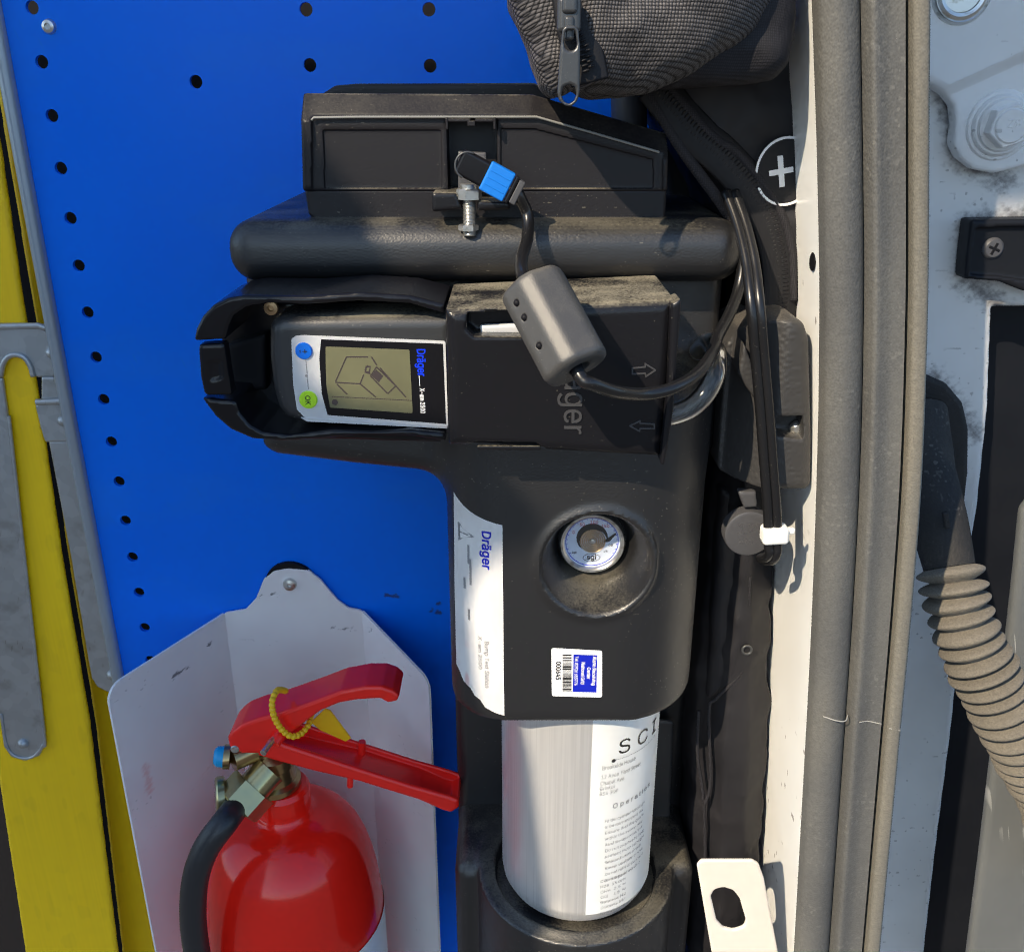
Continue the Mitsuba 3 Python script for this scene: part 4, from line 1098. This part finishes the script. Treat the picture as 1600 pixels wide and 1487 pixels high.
for k in (-0.003, 0.0, 0.003):
    put('charging_cable__sleeve_ridge', rot(rbox((0, 0, 0), (0.0062, 0.0008, 0.0095), 0.0003), pa + dx * 0.0120 + Rp[:3, 1] * k), 'sleeve_blue', 30)
put('charging_cable__collar', rot(rbox((0, 0, 0), (0.0062, 0.0120, 0.0016), 0.0005), pa + dx * 0.0190), 'black_gloss', 30)
put('charging_cable__collar', rot(rbox((0, 0, 0), (0.0056, 0.0105, 0.0030), 0.0006), pa + dx * 0.0215), 'cap_grey', 30)
adA, adB = at(828, 440, -0.240), at(902, 578, -0.262)
da = (adB - adA) / np.linalg.norm(adB - adA)
put('charging_cable__cord', tube(spline([pa + dx * 0.022, at(812, 308, PYF), at(824, 336, PYF + 0.002), at(824, 372, PYF - 0.006), at(815, 405, -0.205), at(817, 430, -0.234), adA + da * 0.004], 12), 0.0026, 18), 'cable_black', True)
put('charging_cable__cord', tube(spline([adB - da * 0.004, adB + da * 0.004, at(926, 600, -0.264), at(962, 612, -0.256), at(1005, 616, -0.242), at(1052, 606, -0.234), at(1090, 583, -0.22), at(1112, 552, -0.205), at(1122, 525, -0.19), at(1140, 490, -0.178), at(1154, 452, -0.168), at(1160, 405, -0.163), at(1150, 350, -0.158)], 12), 0.0026, 18), 'cable_black', True)
# inline adapter: an eight-sided rounded block
W1, W2 = 0.0128, 0.0112
oc = sg.Polygon([(W1 * a, W2 * b) for a, b in ((-1, -0.25), (-0.85, -0.55), (-0.22, -1), (0.22, -1), (0.9, -0.5), (1, -0.1), (1, 0.6), (0.5, 1), (-0.5, 1), (-1, 0.6))])
L = np.linalg.norm(adB - adA)
g = G((-W1, 0, -W2), (W1, L, W2), 0.0006)
fa = ext(g, oc.buffer(-0.0055).buffer(0.0052), 0.0, L, 0.0030)
d2 = psdf(g.x, g.z, oc)
for k in ((-0.22, -1), (0.22, -1)):
    fa = np.maximum(fa, -(np.sqrt((g.x - W1 * k[0]) ** 2 + (g.z - W2 * k[1]) ** 2 + 0 * g.y) - 0.0004))
for yy in (0.008, 0.0145, 0.027):
    fa = np.maximum(fa, -(np.sqrt((g.x - W1 * -0.60) ** 2 + (g.y - yy) ** 2 + (g.z - W2 * -0.73) ** 2) - 0.0014))
fa = np.maximum(fa, -np.maximum(np.sqrt((g.x - 0.001) ** 2 + g.z ** 2) - 0.0042, np.abs(g.y - L) - 0.004))
am = g.mesh(fa)
holes = cat_(*[trimesh.creation.icosphere(subdivisions=2, radius=0.00135).apply_translation((W1 * -0.60 + 0.0004, yy, W2 * -0.73 + 0.0006)) for yy in (0.008, 0.0145, 0.027)])  # black balls set in the dents, painting in the dark of deep holes
M = np.eye(4)
yv = -np.array([0.0, -1, 0])
zv = yv - da * (yv @ da)
zv /= np.linalg.norm(zv)
M[:3, 1], M[:3, 2] = da, zv
M[:3, 0] = np.cross(M[:3, 1], M[:3, 2])
M[:3, 3] = adA
if M[:3, 0][0] < 0:
    pass
am.apply_transform(M)
holes.apply_transform(M)
put('charging_cable__adapter__holes', holes, 'black_deep', True)
put('charging_cable__adapter', am, 'adapter_grey', 30, label='grey faceted inline adapter block with three small holes')

# ------------------------------------------------------------------ clear hose
tag('clear_tube', 'loop of clear plastic tubing beside the right end of the cradle', 'tube')
put('clear_tube__hose', tube(spline([at(1030, 650, -0.205), at(1050, 648, -0.206), at(1080, 636, -0.206), at(1104, 612, -0.205), at(1118, 580, -0.200), at(1118, 550, -0.188), at(1106, 535, -0.172), at(1092, 548, -0.150)], 14), 0.0046, 22), 'clear_hose', True)

# ------------------------------------------------------------------ black bags at the top right
QF = -0.222
tag('zipped_pouch', 'black woven mesh pouch with a zip pull hanging at the top', 'pouch')


def bulge(pg, yf, yb, r, h, amp=0.006, fn=None, seed=1):
    x0, z0, x1, z1 = pg.bounds
    g = G((x0, yf - 0.006, z0), (x1, yb, z1), h)
    f = ext(g, pg, yf, yb, r)
    P = np.stack(np.broadcast_arrays(g.x, g.y * 0.6, g.z), -1)
    f = f + (meshkit.fbm(P * 45.0, 3, seed) - 0.5) * amp
    if fn:
        f = fn(g, f)
    return g.mesh(f)


fp = poly([(770, -190), (1235, -190), (1216, -20), (1192, 30), (1150, 74), (1098, 108), (1040, 134), (1002, 150), (930, 154), (866, 155), (845, 138), (830, 100), (814, 52), (795, -5)], QF + 0.02, 0.004)
zl = [(893, -190), (891, 0), (893, 60), (900, 110), (905, 148)]


def zip_dent(g, f):
    pts = np.array(xz(zl, QF))
    d = 1e3
    for (ax_, az_), (bx_, bz_) in zip(pts[:-1], pts[1:]):
        ex_, ez_ = bx_ - ax_, bz_ - az_
        t_ = np.clip(((g.x - ax_) * ex_ + (g.z - az_) * ez_) / (ex_ ** 2 + ez_ ** 2), 0, 1)
        d = np.minimum(d, np.sqrt((g.x - ax_ - t_ * ex_) ** 2 + (g.z - az_ - t_ * ez_) ** 2))
    return f + 0.0035 * np.exp(-(d / 0.005) ** 2)


put('zipped_pouch__front', bulge(fp, QF, -0.120, 0.026, 0.0016, 0.007, zip_dent), 'mesh_fabric', True)
sp2 = poly([(1100, -190), (1252, -190), (1247, 0), (1246, 70), (1238, 104), (1215, 126), (1160, 132), (1090, 134), (1050, 140), (1030, 120)], -0.195, 0.004)
put('zipped_pouch__side', bulge(sp2, -0.204, -0.08, 0.014, 0.0016, 0.005, None, 4), 'fine_fabric', True)
zp = spline([at(x, y, QF - 0.0012) for x, y in ((890, -190), (889, -40), (890, 0), (896, 40), (912, 78), (920, 108))], 10)
put('zipped_pouch__zip_tape', tube(spline([at(x, y, QF + 0.003) for x, y in ((892, -190), (892, -40), (894, 0), (902, 50), (914, 90), (922, 130))], 8), 0.0072, 12, 0.30), 'zip_tape', True)


def coil(path, w, pitch, r):
    d_ = np.concatenate([[0], np.cumsum(np.linalg.norm(np.diff(path, axis=0), axis=1))])
    out = []
    for s_ in np.arange(0, d_[-1], pitch):
        p_ = np.array([np.interp(s_, d_, path[:, i]) for i in range(3)])
        q_ = np.array([np.interp(min(s_ + 0.001, d_[-1]), d_, path[:, i]) for i in range(3)])
        tt = q_ - p_
        tt /= np.linalg.norm(tt) + 1e-12
        side = np.cross(tt, [0, -1, 0])
        side /= np.linalg.norm(side)
        for sg_ in (-1, 1):
            c_ = p_ + side * sg_ * w * 0.45 + tt * (pitch * 0.25 * sg_)
            m_ = trimesh.creation.icosphere(subdivisions=1)
            m_.apply_scale([w * 0.55, r, pitch * 0.30])
            m_.apply_transform(frame(c_, tt, side + tt * 0.35 * sg_))
            out.append(m_)
    return cat_(*out)


put('zipped_pouch__zip_teeth', coil(zp, 0.0026, 0.0018, 0.0011), 'zip_tape', kind='stuff')
put('zipped_pouch__slider', cat_(rbox(at(889, 24, QF - 0.004), (0.0085, 0.006, 0.012), 0.002, sub=2), rbox(at(890, 8, QF - 0.006), (0.0055, 0.005, 0.006), 0.0015, sub=2), rbox(at(889, 45, QF - 0.006), (0.0035, 0.005, 0.008), 0.0012, sub=2)), 'zip_metal', 35)
TY = QF - 0.011
pull = poly([(879, 46), (884, 40), (898, 40), (904, 46), (907, 78), (906, 145), (902, 158), (893, 167), (884, 166), (874, 158), (871, 146), (875, 84)], TY, 0.0008)
pull = pull.difference(poly([(884, 47), (899, 47), (902, 70), (898, 78), (890, 80), (883, 76), (881, 66)], TY, 0.001)).difference(poly([(877, 148), (880, 136), (890, 132), (899, 136), (901, 148), (897, 158), (889, 163), (881, 159)], TY, 0.001))
put('zipped_pouch__zip_pull', plate(pull, TY, TY + 0.0022, 0.0008, 0.0005), 'zip_metal', 40)

LF = -0.150
tag('soft_bag', 'tall black fabric bag with curved zip and white cross emblem against the white pillar', 'bag')
bag = poly([(1010, 60), (1284, 60), (1274, 260), (1266, 430), (1248, 560), (1235, 760), (1226, 900), (1215, 1200), (1196, 1487), (1180, 1700), (1080, 1700), (1088, 1487), (1094, 1150), (1118, 900), (1140, 640), (1160, 470), (1150, 400), (1122, 320), (1088, 250), (1052, 190)], LF + 0.01, 0.004)


def bag_cut(g, f):
    zr = at(1150, 560, LF)[2]
    return f + 0.018 * np.clip((zr - g.z) / 0.12, 0, 1) * np.clip((-0.115 - g.y) / 0.02, 0, 1)


put('soft_bag__body', bulge(bag, LF, -0.01, 0.012, 0.002, 0.007, bag_cut, 9), 'nylon', True)
put('soft_bag__back_panel', plate(poly([(1024, 60), (1300, 60), (1300, 620), (1040, 620), (1040, 300), (1024, 190)], -0.05), -0.05, -0.012, 0.008, 0.002), 'nylon', True)
zc = spline([at(x, y, LF - 0.0025) for x, y in ((1020, 130), (1062, 180), (1098, 218), (1122, 238), (1152, 268), (1180, 302), (1203, 345), (1217, 400), (1221, 450), (1216, 500))], 14)
put('soft_bag__zip_tape', tube(zc + [0, 0.0012, 0], 0.0088, 14, 0.25), 'zip_tape', True)
put('soft_bag__zip_teeth', coil(zc, 0.0036, 0.0019, 0.0013), 'black_gloss', kind='stuff')
put('soft_bag__piping', tube(spline([at(x, y, LF - 0.0015) for x, y in ((1010, 140), (1060, 225), (1090, 268), (1128, 320), (1160, 372), (1180, 430), (1188, 500))], 12), 0.0026, 12), 'fine_fabric', True)
put('soft_bag__piping', tube(spline([at(x, y, LF - 0.0015) for x, y in ((1040, 130), (1112, 212), (1150, 238), (1190, 285), (1222, 338), (1238, 400), (1240, 470))], 12), 0.0022, 12), 'fine_fabric', True)
EYM = LF - 0.0032
ec = at(1228, 268, EYM)
put('soft_bag__emblem_patch', sheet(shapely.affinity.scale(sg.Point(ec[0], ec[2]).buffer(0.0150, 32), 0.88, 1.0), EYM, EYM + 0.001), 'zip_tape')
ov = lambda k: shapely.affinity.scale(sg.Point(ec[0], ec[2]).buffer(k, 40), 0.92, 1.0)
put('soft_bag__emblem_patch__ring', sheet(ov(0.0150).difference(ov(0.0139)).difference(sg.box(ec[0] - 0.02, ec[2] - 0.007, ec[0] - 0.003, ec[2] - 0.0005)), EYM - 0.0004, EYM), 'ink_white')
cr_ = shapely.affinity.rotate(sg.box(ec[0] - 0.0054, ec[2] - 0.0012, ec[0] + 0.0054, ec[2] + 0.0012).union(sg.box(ec[0] - 0.0012, ec[2] - 0.0068, ec[0] + 0.0012, ec[2] + 0.0068)), 10)
put('soft_bag__emblem_patch__cross', sheet(shapely.affinity.translate(cr_, -0.0022, 0), EYM - 0.0004, EYM), 'ink_white')
# lower part: folded flap, seams, small zip puller
put('soft_bag__flap', bulge(poly([(1124, 760), (1182, 770), (1176, 960), (1162, 1050), (1118, 1088), (1104, 1096)], -0.125, 0.002), -0.128, -0.11, 0.006, 0.0012, 0.003, None, 12), 'nylon', True)
put('soft_bag__seam', tube(spline([at(x, y, -0.132) for x, y in ((1172, 900), (1168, 990), (1160, 1046), (1120, 1090), (1108, 1110), (1110, 1220), (1100, 1258))], 8), 0.0010, 8), 'fine_fabric', True)
put('soft_bag__seam', tube(spline([at(x, y, -0.130) for x, y in ((1092, 1110), (1090, 1180), (1100, 1258), (1102, 1400))], 8), 0.0010, 8), 'fine_fabric', True)
put('soft_bag__eyelet', trimesh.creation.torus(0.0026, 0.0007, transform=frame(at(1167, 1015, -0.135), (0, -1, 0.1))), 'zip_metal', True)
# grey pole behind
tag('grey_post', 'short grey metal post between the black box and the pouch', 'post')
put('grey_post__tube', tube([at(982, 110, -0.06), at(984, 260, -0.06)], 0.0095, 24), 'cap_grey', 30)

# ------------------------------------------------------------------ socket holder, cap and looped cable
VF = -0.185
tag('socket_holder', 'dark grey plastic holder with square screw opening on the white pillar', 'holder')
vh = poly([(1150, 560), (1168, 530), (1196, 512), (1218, 502), (1240, 498), (1258, 506), (1266, 530), (1268, 600), (1270, 680), (1269, 768), (1190, 766), (1136, 764), (1140, 690), (1146, 620)], VF, 0.004)


def vh_cut(g, f):
    f = np.maximum(f, -ext(g, poly([(1214, 652), (1255, 650), (1256, 686), (1214, 682)], VF), VF - 0.01, VF + 0.012, 0.0004))
    gx_ = np.clip((at(1222, 640, VF)[0] - g.x) / 0.02, 0, 1)
    f = np.maximum(f, -(g.y - VF - 0.0 - 0.022 * gx_ ** 1.5) * 0.7)
    return f


put('socket_holder__body', plate(vh, VF, -0.12, 0.004, 0.001, vh_cut), 'holder_plastic', 35)
put('socket_holder__lug', plate(poly([(1150, 580), (1160, 532), (1170, 560), (1186, 620), (1180, 624), (1162, 600)], VF + 0.008), VF + 0.004, VF + 0.02, 0.0015, 0.0008), 'holder_plastic', 35)
put('socket_holder__screw', lathe([(0, 0.003), (0.002, 0.0027), (0.0032, 0.0015), (0.0036, 0), (0, 0)], at(1245, 668, VF + 0.010)), 'zinc', 30)
ko = at(1168, 830, VF + 0.012)
put('socket_holder__cap', lathe([(0, 0.0035), (0.0105, 0.0035), (0.0118, 0.0028), (0.0122, 0.001), (0.0122, -0.004), (0, -0.004)], ko, n=48), 'cap_grey', 35, label='round grey rubber cap with moulded 12 V marking')
put('socket_holder__cap__lettering', cat_(text('12V', 0.0055, ko + [-0.0065, -0.0034, 0.0005], depth=0.0004), text('20A', 0.0028, ko + [-0.0052, -0.0034, -0.0052], depth=0.0004)), 'cap_grey')
put('socket_holder__cap_strap', plate(poly([(1152, 766), (1180, 766), (1182, 790), (1162, 792)], VF + 0.012), VF + 0.010, VF + 0.016, 0.001, 0.0008), 'cap_grey', 35)
tag('cable_loop', 'folded black twin cable hanging down the holder, tied near its bottom', 'cable')
XS = VF - 0.008
base = [(1140, 300), (1158, 350), (1172, 410), (1180, 480), (1187, 560), (1194, 640), (1200, 720), (1206, 800), (1207, 850)]
c1 = [at(x - 6, y, XS + 0.035 * max(0, (470 - y) / 170)) for x, y in base]
c2 = [at(x + 7, y, XS + 0.035 * max(0, (470 - y) / 170)) for x, y in base]
put('cable_loop__strand', tube(spline(c1 + [at(1203, 862, XS), at(1198, 870, XS + 0.003), at(1188, 872, XS + 0.009)], 10), 0.0024, 16), 'cable_black', True)
put('cable_loop__strand', tube(spline(c2 + [at(1213, 864, XS), at(1208, 874, XS + 0.003), at(1196, 876, XS + 0.009)], 10), 0.0024, 16), 'cable_black', True)
tb = at(1210, 834, XS)
put('cable_loop__tie', cat_(rbox(tb, (0.0125, 0.0090, 0.0085), 0.002, frame((0, 0, 0), (-0.06, 0, 1)), sub=2), rbox(tb + [0.0072, -0.001, 0.0022], (0.004, 0.003, 0.003), 0.001, sub=2)), 'cable_tie', 35, label='white tie around the twin cable')

# ------------------------------------------------------------------ slotted cream bracket at the bottom
ZF = -0.190
tag('slotted_bracket', 'cream painted flat metal bracket with one oblong slot at the bottom edge', 'bracket')
sb = poly([(1089, 1352), (1096, 1344), (1176, 1344), (1186, 1350), (1194, 1372), (1216, 1487), (1252, 1680), (1150, 1680), (1112, 1487)], ZF, 0.0015)
slot = poly([(1111, 1400), (1116, 1390), (1130, 1386), (1146, 1391), (1156, 1404), (1166, 1438), (1162, 1448), (1146, 1453), (1130, 1449), (1120, 1438)], ZF, 0.0035)
put('slotted_bracket__plate', plate(sb.difference(slot), ZF, ZF + 0.0024, 0.0009, 0.0006), 'cream_paint', 35)
